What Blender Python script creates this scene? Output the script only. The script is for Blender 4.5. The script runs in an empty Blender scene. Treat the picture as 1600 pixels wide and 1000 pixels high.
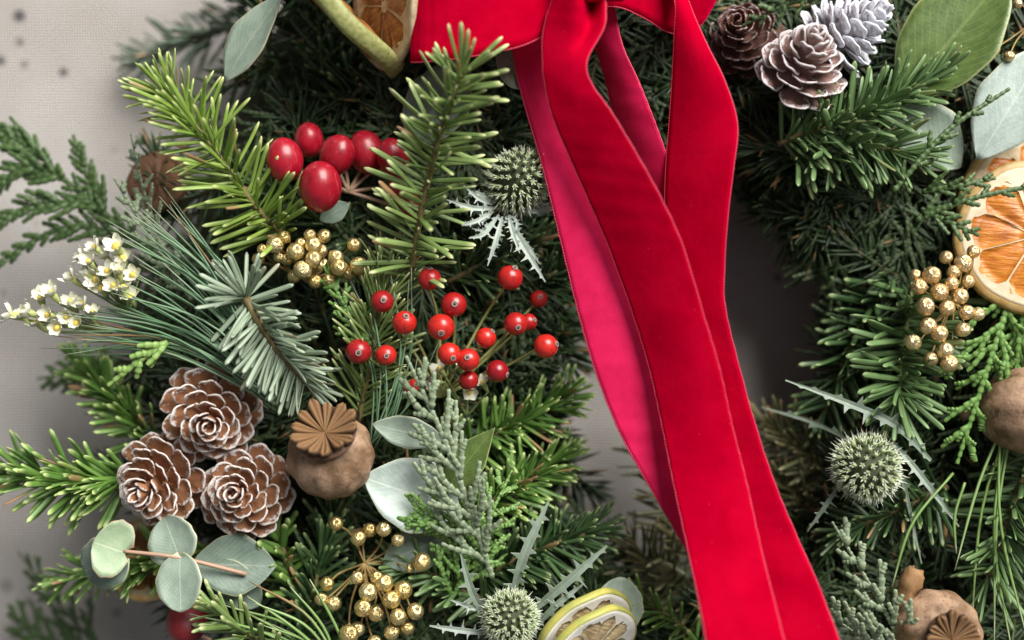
import bpy, math, random
import numpy as np
from mathutils import Matrix, Vector

random.seed(7)
rng = np.random.default_rng(7)
SC = bpy.context.scene
COL = SC.collection
PI = math.pi

# ------------------------------------------------------------------ camera, world, light, exposure
S = 0.355 / 1600.0          # metres for one picture unit at the focus plane
D = 0.45                    # camera distance to the focus plane
WALL = -330                 # wall depth in the same units

cam = bpy.data.cameras.new('camera')
cam_o = bpy.data.objects.new('camera', cam)
COL.objects.link(cam_o)
cam_o.location = (0, -D, 0)
cam_o.rotation_euler = (PI / 2, 0, 0)
cam.sensor_width = 36
cam.lens = 36 * D / 0.355
cam.clip_start = 0.01
cam.clip_end = 50
cam.dof.use_dof = True
cam.dof.focus_distance = D - 20 * S
cam.dof.aperture_fstop = 2.5
SC.camera = cam_o

world = bpy.data.worlds.new('World')
SC.world = world
world.use_nodes = True
bg = world.node_tree.nodes['Background']
bg.inputs['Color'].default_value = (0.93, 0.96, 1.0, 1)
bg.inputs['Strength'].default_value = 0.205

def area_light(name, loc, target, size, power, color):
    l = bpy.data.lights.new(name, 'AREA')
    l.shape = 'RECTANGLE'; l.size = size[0]; l.size_y = size[1]
    l.energy = power; l.color = color
    o = bpy.data.objects.new(name, l)
    COL.objects.link(o)
    o.location = loc
    o.rotation_euler = (Vector(target) - Vector(loc)).to_track_quat('-Z', 'Y').to_euler()
    return o
area_light('window_light', (1.12, -1.60, 1.60), (0.0, 0, 0), (1.5, 1.7), 152, (1.0, 0.97, 0.93))

SC.view_settings.view_transform = 'Standard'
SC.view_settings.look = 'None'
SC.view_settings.exposure = 0.0
SC.view_settings.gamma = 1.0
SC.view_settings.use_curve_mapping = False
SC.cycles.max_bounces = 6
SC.cycles.use_denoising = True

# ------------------------------------------------------------------ helpers
def P(x, y, d=0.0):
    k = (D - d * S) / D
    return np.array([(x - 800) * S * k, -d * S, (500 - y) * S * k])

def V(x, y, d=0.0):            # direction: right, up, towards the viewer
    v = np.array([x, -d, y], float)
    return v / np.linalg.norm(v)

def nrm(v):
    n = np.linalg.norm(v)
    return v / n if n > 1e-12 else v

def frame(y_dir, up):
    """matrix columns: x = width, y = y_dir, z ~ up"""
    y = nrm(np.asarray(y_dir, float))
    x = np.cross(y, up)
    if np.linalg.norm(x) < 1e-4:
        x = np.cross(y, np.array([0.3, 0.2, 0.9]))
    x = nrm(x)
    z = np.cross(x, y)
    return np.stack([x, y, z], 1)

def M4(R, loc, s=1.0):
    m = np.eye(4)
    m[:3, :3] = np.asarray(R) * s
    m[:3, 3] = loc
    return Matrix(m.tolist())

CAMD = np.array([0, -1.0, 0])

def mesh(name, verts, faces, mats, attrs=None, fmat=None, smooth=True, uv=None):
    me = bpy.data.meshes.new(name)
    me.from_pydata([tuple(v) for v in verts], [], [tuple(f) for f in faces])
    for m in (mats if isinstance(mats, (list, tuple)) else [mats]):
        me.materials.append(m)
    if smooth:
        me.polygons.foreach_set('use_smooth', [True] * len(me.polygons))
    if fmat is not None:
        me.polygons.foreach_set('material_index', list(fmat))
    for k, a in (attrs or {}).items():
        at = me.attributes.new(k, 'FLOAT', 'POINT')
        at.data.foreach_set('value', np.asarray(a, np.float32))
    me.update()
    return me

WM = {}
def thing(name, label, cat, loc, group=None):
    o = bpy.data.objects.new(name, None)
    o.empty_display_size = 0.005
    COL.objects.link(o)
    m = Matrix.Translation(Vector(loc))
    o.matrix_basis = m
    WM[o.name] = m
    o['label'] = label; o['category'] = cat
    if group: o['group'] = group
    return o

def part(name, me, parent, M=None, kind=None, label=None):
    o = bpy.data.objects.new(name, me)
    COL.objects.link(o)
    M = M if M is not None else Matrix.Identity(4)
    o.parent = parent
    o.matrix_basis = WM[parent.name].inverted() @ M
    WM[o.name] = M
    if kind: o['kind'] = kind
    if label: o['label'] = label
    return o

def catmull(pts, n):
    pts = np.asarray(pts, float)
    if len(pts) == 2:
        t = np.linspace(0, 1, n)[:, None]
        return pts[0] * (1 - t) + pts[1] * t
    Q = np.vstack([2 * pts[0] - pts[1], pts, 2 * pts[-1] - pts[-2]])
    m = len(pts) - 1
    out = []
    for u in np.linspace(0, m - 1e-9, n):
        i = int(u); t = u - i
        p0, p1, p2, p3 = Q[i], Q[i + 1], Q[i + 2], Q[i + 3]
        out.append(0.5 * ((2 * p1) + (-p0 + p2) * t + (2 * p0 - 5 * p1 + 4 * p2 - p3) * t * t + (-p0 + 3 * p1 - 3 * p2 + p3) * t ** 3))
    return np.array(out)

def path(pp, n=24):
    return catmull([P(*p) for p in pp], n)

def tube_geo(pts, radii, sides=6, flat=1.0, up=None, cap=True):
    pts = np.asarray(pts, float); n = len(pts)
    radii = np.broadcast_to(np.asarray(radii, float), (n,))
    T = np.gradient(pts, axis=0)
    T /= np.maximum(np.linalg.norm(T, axis=1), 1e-12)[:, None]
    u = np.asarray(up if up is not None else CAMD, float)
    X = np.cross(T, u)
    l = np.linalg.norm(X, axis=1)
    bad = l < 0.05
    if bad.any():
        X[bad] = np.cross(T[bad], np.array([0.31, 0.2, 0.93]))
    X /= np.linalg.norm(X, axis=1)[:, None]
    Z = np.cross(X, T)
    a = np.arange(sides) * 2 * PI / sides
    vs = pts[:, None, :] + radii[:, None, None] * (np.cos(a)[None, :, None] * X[:, None, :] + flat * np.sin(a)[None, :, None] * Z[:, None, :])
    vs = vs.reshape(-1, 3)
    fs = []
    for i in range(n - 1):
        b = i * sides
        for j in range(sides):
            k = (j + 1) % sides
            fs.append((b + j, b + k, b + sides + k, b + sides + j))
    if cap:
        fs.append(tuple(range(sides - 1, -1, -1)))
        fs.append(tuple((n - 1) * sides + j for j in range(sides)))
    return vs, fs

class Geo:
    def __init__(s): s.v = []; s.f = []; s.n = 0; s.a = []
    def add(s, v, f, a=None):
        s.v.append(np.asarray(v)); s.f += [tuple(i + s.n for i in q) for q in f]; s.n += len(v)
        s.a.append(np.zeros(len(v)) if a is None else np.asarray(a))
    def mesh(s, name, mats, smooth=True, key='t'):
        return mesh(name, np.vstack(s.v), s.f, mats, {key: np.concatenate(s.a)}, smooth=smooth)

def lathe(profile, sides, ripple=None):
    vs = []
    for i, (r, z) in enumerate(profile):
        for j in range(sides):
            a = 2 * PI * j / sides
            rr = r * (1 + (ripple(a, z) if ripple else 0))
            vs.append((rr * math.cos(a), rr * math.sin(a), z))
    fs = []
    for i in range(len(profile) - 1):
        for j in range(sides):
            k = (j + 1) % sides
            fs.append((i * sides + j, i * sides + k, (i + 1) * sides + k, (i + 1) * sides + j))
    fs.append(tuple(range(sides - 1, -1, -1)))
    fs.append(tuple((len(profile) - 1) * sides + j for j in range(sides)))
    return np.array(vs), fs

# ------------------------------------------------------------------ materials
def new_mat(name):
    m = bpy.data.materials.new(name); m.use_nodes = True
    nt = m.node_tree
    return m, nt, nt.nodes['Principled BSDF']

def N(nt, t, **kw):
    n = nt.nodes.new(t)
    for k, v in kw.items():
        if k in n.inputs: n.inputs[k].default_value = v
        else: setattr(n, k, v)
    return n

def mixc(nt, fac, a, b, blend='MIX'):
    n = nt.nodes.new('ShaderNodeMix'); n.data_type = 'RGBA'; n.blend_type = blend
    for i, v in ((0, fac), (6, a), (7, b)):
        if hasattr(v, 'is_linked') or isinstance(v, bpy.types.NodeSocket): nt.links.new(v, n.inputs[i])
        elif i == 0: n.inputs[0].default_value = v
        else: n.inputs[i].default_value = (*v, 1)
    return n.outputs[2]

def ramp(nt, val, a, b):
    n = nt.nodes.new('ShaderNodeMapRange'); n.interpolation_type = 'SMOOTHSTEP'
    nt.links.new(val, n.inputs[0]); n.inputs[1].default_value = a; n.inputs[2].default_value = b
    return n.outputs[0]

def math_n(nt, op, a, b=None):
    n = nt.nodes.new('ShaderNodeMath'); n.operation = op
    for i, v in enumerate((a, b)):
        if v is None: continue
        if isinstance(v, bpy.types.NodeSocket): nt.links.new(v, n.inputs[i])
        else: n.inputs[i].default_value = v
    return n.outputs[0]

def rnd_sock(nt):
    o = N(nt, 'ShaderNodeObjectInfo'); g = N(nt, 'ShaderNodeNewGeometry')
    return math_n(nt, 'FRACT', math_n(nt, 'ADD', o.outputs['Random'], g.outputs['Random Per Island']))

def attr(nt, k):
    n = N(nt, 'ShaderNodeAttribute'); n.attribute_name = k
    return n.outputs['Fac']

def noise(nt, scale, detail=3, rough=0.5, coord='Object', vec_scale=None):
    tc = N(nt, 'ShaderNodeTexCoord')
    v = tc.outputs[coord]
    if vec_scale:
        mp = N(nt, 'ShaderNodeMapping'); mp.inputs['Scale'].default_value = vec_scale
        nt.links.new(v, mp.inputs[0]); v = mp.outputs[0]
    n = N(nt, 'ShaderNodeTexNoise', Scale=scale, Detail=detail, Roughness=rough)
    nt.links.new(v, n.inputs['Vector'])
    return n.outputs['Fac']

def bump(nt, bs, h, strength, dist):
    b = N(nt, 'ShaderNodeBump'); b.inputs['Strength'].default_value = strength; b.inputs['Distance'].default_value = dist
    nt.links.new(h, b.inputs['Height']); nt.links.new(b.outputs[0], bs.inputs['Normal'])

def setc(nt, bs, sock): nt.links.new(sock, bs.inputs['Base Color'])

def needle_mat(name, c1, c2, tip, rough=0.42, stripe=None, basec=None):
    m, nt, bs = new_mat(name)
    r = rnd_sock(nt); t = attr(nt, 't')
    c = mixc(nt, r, c1, c2)
    c = mixc(nt, ramp(nt, t, 0.80, 1.0), c, tip)
    c = mixc(nt, ramp(nt, t, 0.12, 0.0), c, basec or tuple(0.5 * a + b for a, b in zip(c1, (.06, .045, .01))))
    c = mixc(nt, math_n(nt, 'MULTIPLY', ramp(nt, r, .955, .965), ramp(nt, t, .35, .8)), c, (.26, .15, .06))
    if not stripe:
        hs = N(nt, 'ShaderNodeHueSaturation'); hs.inputs['Value'].default_value = 1.55; hs.inputs['Saturation'].default_value = .9
        nt.links.new(c, hs.inputs['Color'])
        c = mixc(nt, math_n(nt, 'MULTIPLY', attr(nt, 's'), .7), c, hs.outputs[0])
    if stripe:
        s = attr(nt, 's')        # 1 on the two pale bands
        c = mixc(nt, math_n(nt, 'MULTIPLY', s, 0.85), c, stripe)
    setc(nt, bs, c)
    bs.inputs['Roughness'].default_value = rough
    bs.inputs['Specular IOR Level'].default_value = 0.5
    return m

FIR_BRIGHT = needle_mat('fir_bright', (.11, .19, .018), (.20, .30, .04), (.42, .48, .17))
FIR_MID = needle_mat('fir_mid', (.095, .16, .032), (.175, .255, .07), (.42, .46, .20))
FIR_GREEN = needle_mat('fir_green', (.06, .145, .018), (.12, .235, .035), (.36, .46, .15))
FIR_DARK = needle_mat('fir_dark', (.024, .062, .016), (.05, .10, .03), (.20, .27, .10))
FIR_BLUE = needle_mat('fir_blue', (.07, .125, .065), (.12, .185, .10), (.38, .45, .31), stripe=(.36, .44, .32))
FIR_SAGE = needle_mat('fir_sage', (.04, .10, .02), (.08, .155, .04), (.28, .38, .15), stripe=(.14, .23, .09))
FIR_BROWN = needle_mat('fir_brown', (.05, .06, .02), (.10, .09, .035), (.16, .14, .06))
FIR_FAR = needle_mat('fir_far', (.05, .08, .05), (.08, .11, .07), (.14, .17, .12))
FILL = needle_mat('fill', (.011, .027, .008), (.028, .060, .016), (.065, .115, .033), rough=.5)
PINE = needle_mat('pine', (.10, .21, .10), (.22, .35, .21), (.42, .50, .34), rough=.35)
PINE_L = needle_mat('pine_light', (.18, .30, .08), (.28, .42, .16), (.5, .56, .32), rough=.38)

def scale_leaf_mat(name, c1, c2, hi):
    m, nt, bs = new_mat(name)
    r = rnd_sock(nt); t = attr(nt, 't')
    c = mixc(nt, r, c1, c2)
    c = mixc(nt, math_n(nt, 'MULTIPLY', t, 0.75), c, hi)
    setc(nt, bs, c)
    bs.inputs['Roughness'].default_value = .5
    return m
TH_DARK = scale_leaf_mat('thuja_dark', (.030, .068, .018), (.05, .098, .025), (.10, .16, .05))
TH_GREEN = scale_leaf_mat('thuja_green', (.07, .17, .03), (.11, .24, .05), (.24, .38, .10))
TH_BRIGHT = scale_leaf_mat('thuja_bright', (.13, .26, .05), (.18, .33, .07), (.36, .48, .16))
TH_GREY = scale_leaf_mat('cypress_grey', (.13, .185, .10), (.18, .24, .14), (.34, .40, .26))
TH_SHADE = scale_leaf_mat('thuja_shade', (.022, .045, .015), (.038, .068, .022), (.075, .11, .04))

def twig_mat(name, c, c2=None, rough=.7):
    m, nt, bs = new_mat(name)
    setc(nt, bs, mixc(nt, noise(nt, 900), c, c2 or tuple(x * .5 for x in c)))
    bs.inputs['Roughness'].default_value = rough
    return m
TWIG = twig_mat('twig', (.24, .19, .07), (.10, .07, .03))
TWIG_G = twig_mat('twig_green', (.28, .34, .12), (.18, .24, .07))
TWIG_P = twig_mat('twig_pink', (.52, .34, .24), (.38, .24, .15), .5)
STALK_Y = twig_mat('stalk_yellow', (.42, .42, .16), (.28, .30, .09), .5)
SLICE_D = twig_mat('slice_brown', (.16, .075, .03), (.08, .035, .016), .7)
BARK = twig_mat('bark', (.40, .23, .10), (.22, .11, .045), .75)

def leaf_mat(name, c1, c2, rib, rim=None, rough=.5, under=None):
    m, nt, bs = new_mat(name)
    u = attr(nt, 'u'); v = attr(nt, 'v')
    c = mixc(nt, ramp(nt, noise(nt, 260, 4), .3, .7), c1, c2)
    # faint side veins
    w = N(nt, 'ShaderNodeTexWave', Scale=1.0, Distortion=1.2, Detail=2); w.bands_direction = 'X'
    comb = N(nt, 'ShaderNodeCombineXYZ')
    nt.links.new(math_n(nt, 'ADD', math_n(nt, 'MULTIPLY', v, 4.0), math_n(nt, 'MULTIPLY', math_n(nt, 'ABSOLUTE', u), -1.6)), comb.inputs[0])
    nt.links.new(comb.outputs[0], w.inputs['Vector'])
    vein = ramp(nt, w.outputs['Fac'], .86, 1.0)
    c = mixc(nt, math_n(nt, 'MULTIPLY', vein, .34), c, rib)
    rb = ramp(nt, math_n(nt, 'ABSOLUTE', u), .055, .02)
    c = mixc(nt, math_n(nt, 'MULTIPLY', rb, .55), c, rib)
    if rim:
        e = attr(nt, 'edge')
        c = mixc(nt, ramp(nt, e, .93, 1.0), c, rim)
    # small specks
    sp = ramp(nt, noise(nt, 1500, 2), .70, .78)
    c = mixc(nt, math_n(nt, 'MULTIPLY', sp, .35), c, (.20, .15, .08))
    setc(nt, bs, c)
    bs.inputs['Roughness'].default_value = rough
    bump(nt, bs, math_n(nt, 'SUBTRACT', noise(nt, 900, 3), math_n(nt, 'MULTIPLY', rb, .6)), .25, .0004)
    return m
EUC = leaf_mat('eucalyptus', (.24, .32, .25), (.32, .40, .32), (.48, .54, .44), (.58, .56, .36))
EUC_W = leaf_mat('eucalyptus_pale', (.37, .46, .41), (.48, .56, .51), (.60, .66, .58), (.55, .58, .42))
EUC_D = leaf_mat('eucalyptus_dark', (.13, .19, .15), (.19, .25, .20), (.30, .35, .28), (.40, .42, .26))
EUC_G = leaf_mat('eucalyptus_green', (.30, .42, .25), (.38, .48, .30), (.50, .56, .40), (.60, .44, .30))
OLIVE = leaf_mat('leaf_olive', (.075, .125, .028), (.115, .175, .045), (.19, .25, .08), (.36, .40, .16), rough=.4)
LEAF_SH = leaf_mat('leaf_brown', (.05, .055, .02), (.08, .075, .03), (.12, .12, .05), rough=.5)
SEAH = leaf_mat('sea_holly_leaf', (.16, .22, .16), (.22, .28, .21), (.44, .50, .42), (.42, .48, .40))
SEAH_W = leaf_mat('sea_holly_pale', (.29, .35, .30), (.37, .43, .37), (.54, .59, .53), (.52, .57, .51))

def berry_mat(name, c1, c2, rough, coat=0.0, gloss_streak=None):
    m, nt, bs = new_mat(name)
    c = mixc(nt, rnd_sock(nt), c1, c2)
    c = mixc(nt, math_n(nt, 'MULTIPLY', ramp(nt, noise(nt, 2.2, 3), .45, .75), .45), c, tuple(x * .35 for x in c1))
    if gloss_streak:
        st = noise(nt, 5.5, 3, vec_scale=(1, 1, .10))  # lengthwise gloss highlights painted into the berry colour
        c = mixc(nt, math_n(nt, 'MULTIPLY', ramp(nt, st, .55, .8), .5), c, gloss_streak)
    setc(nt, bs, c)
    bs.inputs['Roughness'].default_value = rough
    bs.inputs['Coat Weight'].default_value = coat
    bs.inputs['Coat Roughness'].default_value = .12
    return m
RED = berry_mat('hip_red', (.27, .004, .010), (.62, .024, .014), .33, .25)
CRAN = berry_mat('cranberry_red', (.26, .003, .012), (.42, .006, .022), .36, .15, (.66, .12, .15))
CRAN_D = berry_mat('berry_dark_red', (.16, .008, .012), (.20, .012, .016), .5, 0)
CALYX = twig_mat('calyx', (.05, .035, .03), (.12, .09, .08))
CALYX_R = twig_mat('calyx_rim', (.42, .30, .26), (.22, .13, .11))

m, nt, bs = new_mat('gold'); GOLD = m
gc = mixc(nt, rnd_sock(nt), (.74, .56, .22), (.88, .74, .40))
gc = mixc(nt, math_n(nt, 'MULTIPLY', ramp(nt, noise(nt, 2.4, 4), .5, .75), .6), gc, (.34, .20, .06))
setc(nt, bs, gc)
bs.inputs['Metallic'].default_value = .9; bs.inputs['Roughness'].default_value = .29
bump(nt, bs, noise(nt, 2.6, 4), .30, .07)
m, nt, bs = new_mat('champagne'); GOLD_P = m
gc = mixc(nt, rnd_sock(nt), (.78, .56, .29), (.88, .70, .40))
gc = mixc(nt, math_n(nt, 'MULTIPLY', ramp(nt, noise(nt, 2.4, 4), .5, .75), .5), gc, (.48, .28, .10))
setc(nt, bs, gc)
bs.inputs['Metallic'].default_value = .85; bs.inputs['Roughness'].default_value = .28
bump(nt, bs, noise(nt, 2.6, 4), .30, .07)
GOLD_W = twig_mat('gold_stalk', (.48, .34, .12), (.24, .15, .05), .45)

def cone_mat(name, c1, c2, frost, amount):
    m, nt, bs = new_mat(name)
    c = mixc(nt, ramp(nt, noise(nt, 300, 4), .3, .7), c1, c2)
    c = mixc(nt, math_n(nt, 'MULTIPLY', rnd_sock(nt), .35), c, tuple(x * .45 for x in c1))
    lines = noise(nt, 700, 2, vec_scale=(3, .35, 1))
    c = mixc(nt, math_n(nt, 'MULTIPLY', lines, .35), c, tuple(x * .5 for x in c1))
    e = attr(nt, 'edge')
    tc = N(nt, 'ShaderNodeNewGeometry')
    n = N(nt, 'ShaderNodeTexNoise', Scale=520, Detail=5, Roughness=.62); nt.links.new(tc.outputs['Position'], n.inputs['Vector'])
    f = math_n(nt, 'ADD', e, math_n(nt, 'MULTIPLY', math_n(nt, 'SUBTRACT', n.outputs['Fac'], .5), 2.4))
    fr = math_n(nt, 'MULTIPLY', ramp(nt, f, 1.02 - amount, 1.30 - amount), .92)
    c = mixc(nt, fr, c, frost)
    setc(nt, bs, c); bs.inputs['Roughness'].default_value = .75
    bump(nt, bs, math_n(nt, 'ADD', n.outputs['Fac'], fr), .5, .0005)
    return m
CONE = cone_mat('cone_brown', (.34, .14, .06), (.44, .20, .095), (.74, .68, .64), .46)
CONE_F = cone_mat('cone_frost', (.30, .17, .14), (.40, .24, .20), (.72, .66, .66), .55)
CONE_W = cone_mat('cone_white', (.40, .36, .38), (.52, .48, .50), (.76, .77, .84), .85)
CONE_D = cone_mat('cone_dark', (.13, .055, .04), (.20, .09, .065), (.46, .40, .40), .12)

m, nt, bs = new_mat('poppy_skin'); POPPY = m
c = mixc(nt, ramp(nt, noise(nt, 90, 5, .6), .35, .65), (.17, .095, .045), (.44, .28, .18))
c = mixc(nt, math_n(nt, 'MULTIPLY', ramp(nt, noise(nt, 240, 5, .65), .52, .72), .8), c, (.055, .032, .02))
c = mixc(nt, math_n(nt, 'MULTIPLY', ramp(nt, noise(nt, 160, 3), .6, .75), .55), c, (.32, .18, .07))
c = mixc(nt, ramp(nt, noise(nt, 1200, 2), .69, .74), c, (.05, .03, .025))
setc(nt, bs, c); bs.inputs['Roughness'].default_value = .6
bump(nt, bs, noise(nt, 420, 6, .65), .7, .0008)
m, nt, bs = new_mat('poppy_crown'); CROWN = m
u = attr(nt, 'u')
c = mixc(nt, ramp(nt, noise(nt, 500, 3, vec_scale=(2, .4, 1)), .3, .7), (.19, .10, .04), (.34, .19, .08))
c = mixc(nt, ramp(nt, math_n(nt, 'ABSOLUTE', u), .16, .04), c, (.20, .09, .035))
c = mixc(nt, ramp(nt, math_n(nt, 'ABSOLUTE', u), .62, 1.0), c, (.07, .03, .015))
setc(nt, bs, c); bs.inputs['Roughness'].default_value = .65
bump(nt, bs, noise(nt, 1200, 3, vec_scale=(3, .3, 1)), .5, .0005)

def pulp_mat(name, c1, c2, c3, rough=.35):
    m, nt, bs = new_mat(name)
    st = noise(nt, 380, 4, vec_scale=(.35, 2.2, 1))
    c = mixc(nt, ramp(nt, st, .3, .7), c1, c2)
    c = mixc(nt, math_n(nt, 'MULTIPLY', ramp(nt, noise(nt, 160, 3), .5, .72), .6), c, c3)
    setc(nt, bs, c); bs.inputs['Roughness'].default_value = rough
    bs.inputs['Subsurface Weight'].default_value = .25
    bs.inputs['Subsurface Radius'].default_value = (.004, .002, .0006)
    bs.inputs['Subsurface Scale'].default_value = .6
    bump(nt, bs, st, .6, .0009)
    return m
PULP = pulp_mat('orange_pulp', (.52, .155, .014), (.68, .26, .035), (.36, .095, .010))
PULP_B = pulp_mat('amber_pulp', (.22, .085, .02), (.34, .15, .04), (.11, .04, .012))
PULP_L = pulp_mat('lime_pulp', (.46, .34, .17), (.60, .48, .28), (.30, .18, .07))
def plain(name, c1, c2, rough, sc=300, bmp=.3):
    m, nt, bs = new_mat(name)
    n = noise(nt, sc, 4)
    setc(nt, bs, mixc(nt, ramp(nt, n, .35, .65), c1, c2)); bs.inputs['Roughness'].default_value = rough
    bump(nt, bs, n, bmp, .0006)
    return m
PITH = plain('pith', (.66, .54, .36), (.74, .62, .44), .7)
PITH_W = plain('pith_white', (.78, .76, .66), (.86, .84, .76), .7)
PITH_B = plain('pith_brown', (.40, .30, .17), (.54, .44, .28), .7)
RIND_O = plain('rind_orange', (.50, .34, .13), (.40, .24, .07), .5)
RIND_G = plain('rind_green', (.22, .24, .07), (.34, .34, .13), .55, 600)
RIND_L = plain('rind_lime', (.48, .44, .10), (.36, .38, .09), .5, 200)
PETAL = plain('petal_white', (.70, .71, .56), (.80, .80, .68), .6)
YELLOW = plain('stamen_yellow', (.80, .58, .06), (.86, .70, .16), .6)
BUDG = plain('bud_green', (.38, .46, .14), (.50, .54, .22), .6)
FLORET = plain('floret', (.30, .40, .17), (.42, .50, .26), .65, 800)
FLORET_T = plain('floret_tip', (.66, .72, .54), (.74, .78, .62), .6, 800)
CORE = plain('head_core', (.035, .045, .02), (.06, .07, .03), .8)
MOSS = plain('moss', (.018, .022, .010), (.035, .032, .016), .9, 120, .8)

m, nt, bs = new_mat('velvet'); VELVET = m
c = mixc(nt, ramp(nt, noise(nt, 60, 4), .35, .7), (.40, .0, .016), (.48, .001, .021))
c = mixc(nt, math_n(nt, 'MULTIPLY', ramp(nt, noise(nt, 150, 4, .6), .5, .72), .16), c, (.22, .0, .006))
c = mixc(nt, ramp(nt, noise(nt, 1500, 1), .80, .84), c, (.70, .08, .13))
setc(nt, bs, c)
bs.inputs['Roughness'].default_value = .85; bs.inputs['Specular IOR Level'].default_value = .0
bs.inputs['Sheen Weight'].default_value = .8; bs.inputs['Sheen Roughness'].default_value = .35
bs.inputs['Sheen Tint'].default_value = (1.0, .0, .09, 1)
bump(nt, bs, math_n(nt, 'ADD', noise(nt, 3800, 2), math_n(nt, 'MULTIPLY', noise(nt, 75, 3), 5.0)), .4, .0004)
m, nt, bs = new_mat('satin'); SATIN = m
c = mixc(nt, ramp(nt, noise(nt, 130, 4), .3, .7), (.54, .008, .060), (.64, .013, .085))
setc(nt, bs, c)
bs.inputs['Roughness'].default_value = .42; bs.inputs['Specular IOR Level'].default_value = .5
bs.inputs['Specular Tint'].default_value = (1, .25, .45, 1)
bs.inputs['Sheen Weight'].default_value = .2; bs.inputs['Sheen Tint'].default_value = (1, .1, .3, 1)
bump(nt, bs, noise(nt, 4200, 2, vec_scale=(1, 1, .2)), .3, .0003)
m, nt, bs = new_mat('edging'); EDGING = m
setc(nt, bs, mixc(nt, noise(nt, 3000, 1), (.52, .008, .045), (.66, .05, .11))); bs.inputs['Roughness'].default_value = .45

# linen wall: woven bump, uneven tone and a handful of dark specks
m, nt, bs = new_mat('linen'); LINEN = m
tc = N(nt, 'ShaderNodeTexCoord')
wx = N(nt, 'ShaderNodeTexWave', Scale=290, Distortion=1.4, Detail=2); wx.bands_direction = 'X'
wz = N(nt, 'ShaderNodeTexWave', Scale=270, Distortion=1.4, Detail=2); wz.bands_direction = 'Z'
wx.inputs['Detail Scale'].default_value = .12; wz.inputs['Detail Scale'].default_value = .12
for w in (wx, wz): nt.links.new(tc.outputs['Object'], w.inputs['Vector'])
weave = math_n(nt, 'ADD', wx.outputs['Fac'], wz.outputs['Fac'])
c = mixc(nt, ramp(nt, noise(nt, 14, 5, .6), .3, .7), (.56, .515, .475), (.67, .635, .60))
c = mixc(nt, math_n(nt, 'MULTIPLY', ramp(nt, weave, .85, .1), .42), c, (.25, .21, .18))
c = mixc(nt, math_n(nt, 'MULTIPLY', ramp(nt, noise(nt, 90, 3), .66, .74), .35), c, (.22, .18, .15))
for (sx, sy, sr, sa) in [(30, 25, 11, .9), (31, 66, 8, .6), (1, 95, 9, .8), (38, 101, 8, .5), (99, 113, 8, .85), (18, 200, 9, .4),
                         (1215, 434, 7, .8), (6, 457, 4, .8), (45, 940, 7, .6), (183, 957, 8, .5), (22, 985, 9, .6), (10, 915, 12, .4), (1275, 520, 5, .4)]:
    q = P(sx, sy, WALL)
    dn = N(nt, 'ShaderNodeVectorMath', operation='DISTANCE'); nt.links.new(tc.outputs['Object'], dn.inputs[0])
    dn.inputs[1].default_value = (q[0], 0, q[2])
    c = mixc(nt, math_n(nt, 'MULTIPLY', ramp(nt, dn.outputs['Value'], sr * S * 1.5, sr * S * .5), sa), c, (.09, .085, .09))
setc(nt, bs, c); bs.inputs['Roughness'].default_value = .9
bs.inputs['Specular IOR Level'].default_value = .2
bump(nt, bs, weave, .8, .0006)

# ------------------------------------------------------------------ setting: the wall
yw = -WALL * S
n_ = 2.2
w_me = mesh('wall', [(-n_, 0, -n_), (n_, 0, -n_), (n_, 0, n_), (-n_, 0, n_)], [(0, 1, 2, 3)], LINEN, smooth=False)
wall = bpy.data.objects.new('wall', w_me); COL.objects.link(wall)
wall.location = (0, yw, 0); wall['kind'] = 'structure'

# ------------------------------------------------------------------ needles and sprigs
def needle_geo(ln, wd, bend, segs=6, sides=6, thick=.30, groove=True):
    ts = np.concatenate([np.linspace(0, .82, segs - 1), [.94, 1.0]]) if segs > 3 else np.linspace(0, 1, segs + 1)
    vs, tt, ss = [], [], []
    for t in ts:
        w = wd * .5 * (0.55 + .45 * min(1, t / .25)) * (math.sqrt(max(0.0, 1 - ((t - .80) / .20) ** 2.6)) * .72 + .28 if t > .80 else 1)
        z0 = bend * ln * t * t
        for j in range(sides):
            a = 2 * PI * j / sides
            x = math.cos(a) * w; z = math.sin(a) * w * thick
            if groove and abs(x) < .3 * w and z > 0: z *= .45
            vs.append((x, t * ln, z0 + z)); tt.append(t)
            ss.append(1.0 if (sides >= 6 and abs(abs(math.cos(a)) - .5) < .1) else 0.0)
    fs = []
    for i in range(segs):
        for j in range(sides):
            k = (j + 1) % sides
            fs.append((i * sides + j, i * sides + k, (i + 1) * sides + k, (i + 1) * sides + j))
    fs.append(tuple(segs * sides + j for j in range(sides)))
    return np.array(vs), fs, tt, ss

_nm = {}
def needle_meshes(mat, nl, nw, bends):
    key = (mat.name, nl, nw, bends)
    if key not in _nm:
        out = []
        for b in bends:
            v, f, t, s = needle_geo(nl * S, nw * S, b)
            out.append(mesh('needle', v, f, mat, {'t': t, 's': s}))
        _nm[key] = out
    return _nm[key]

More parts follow.
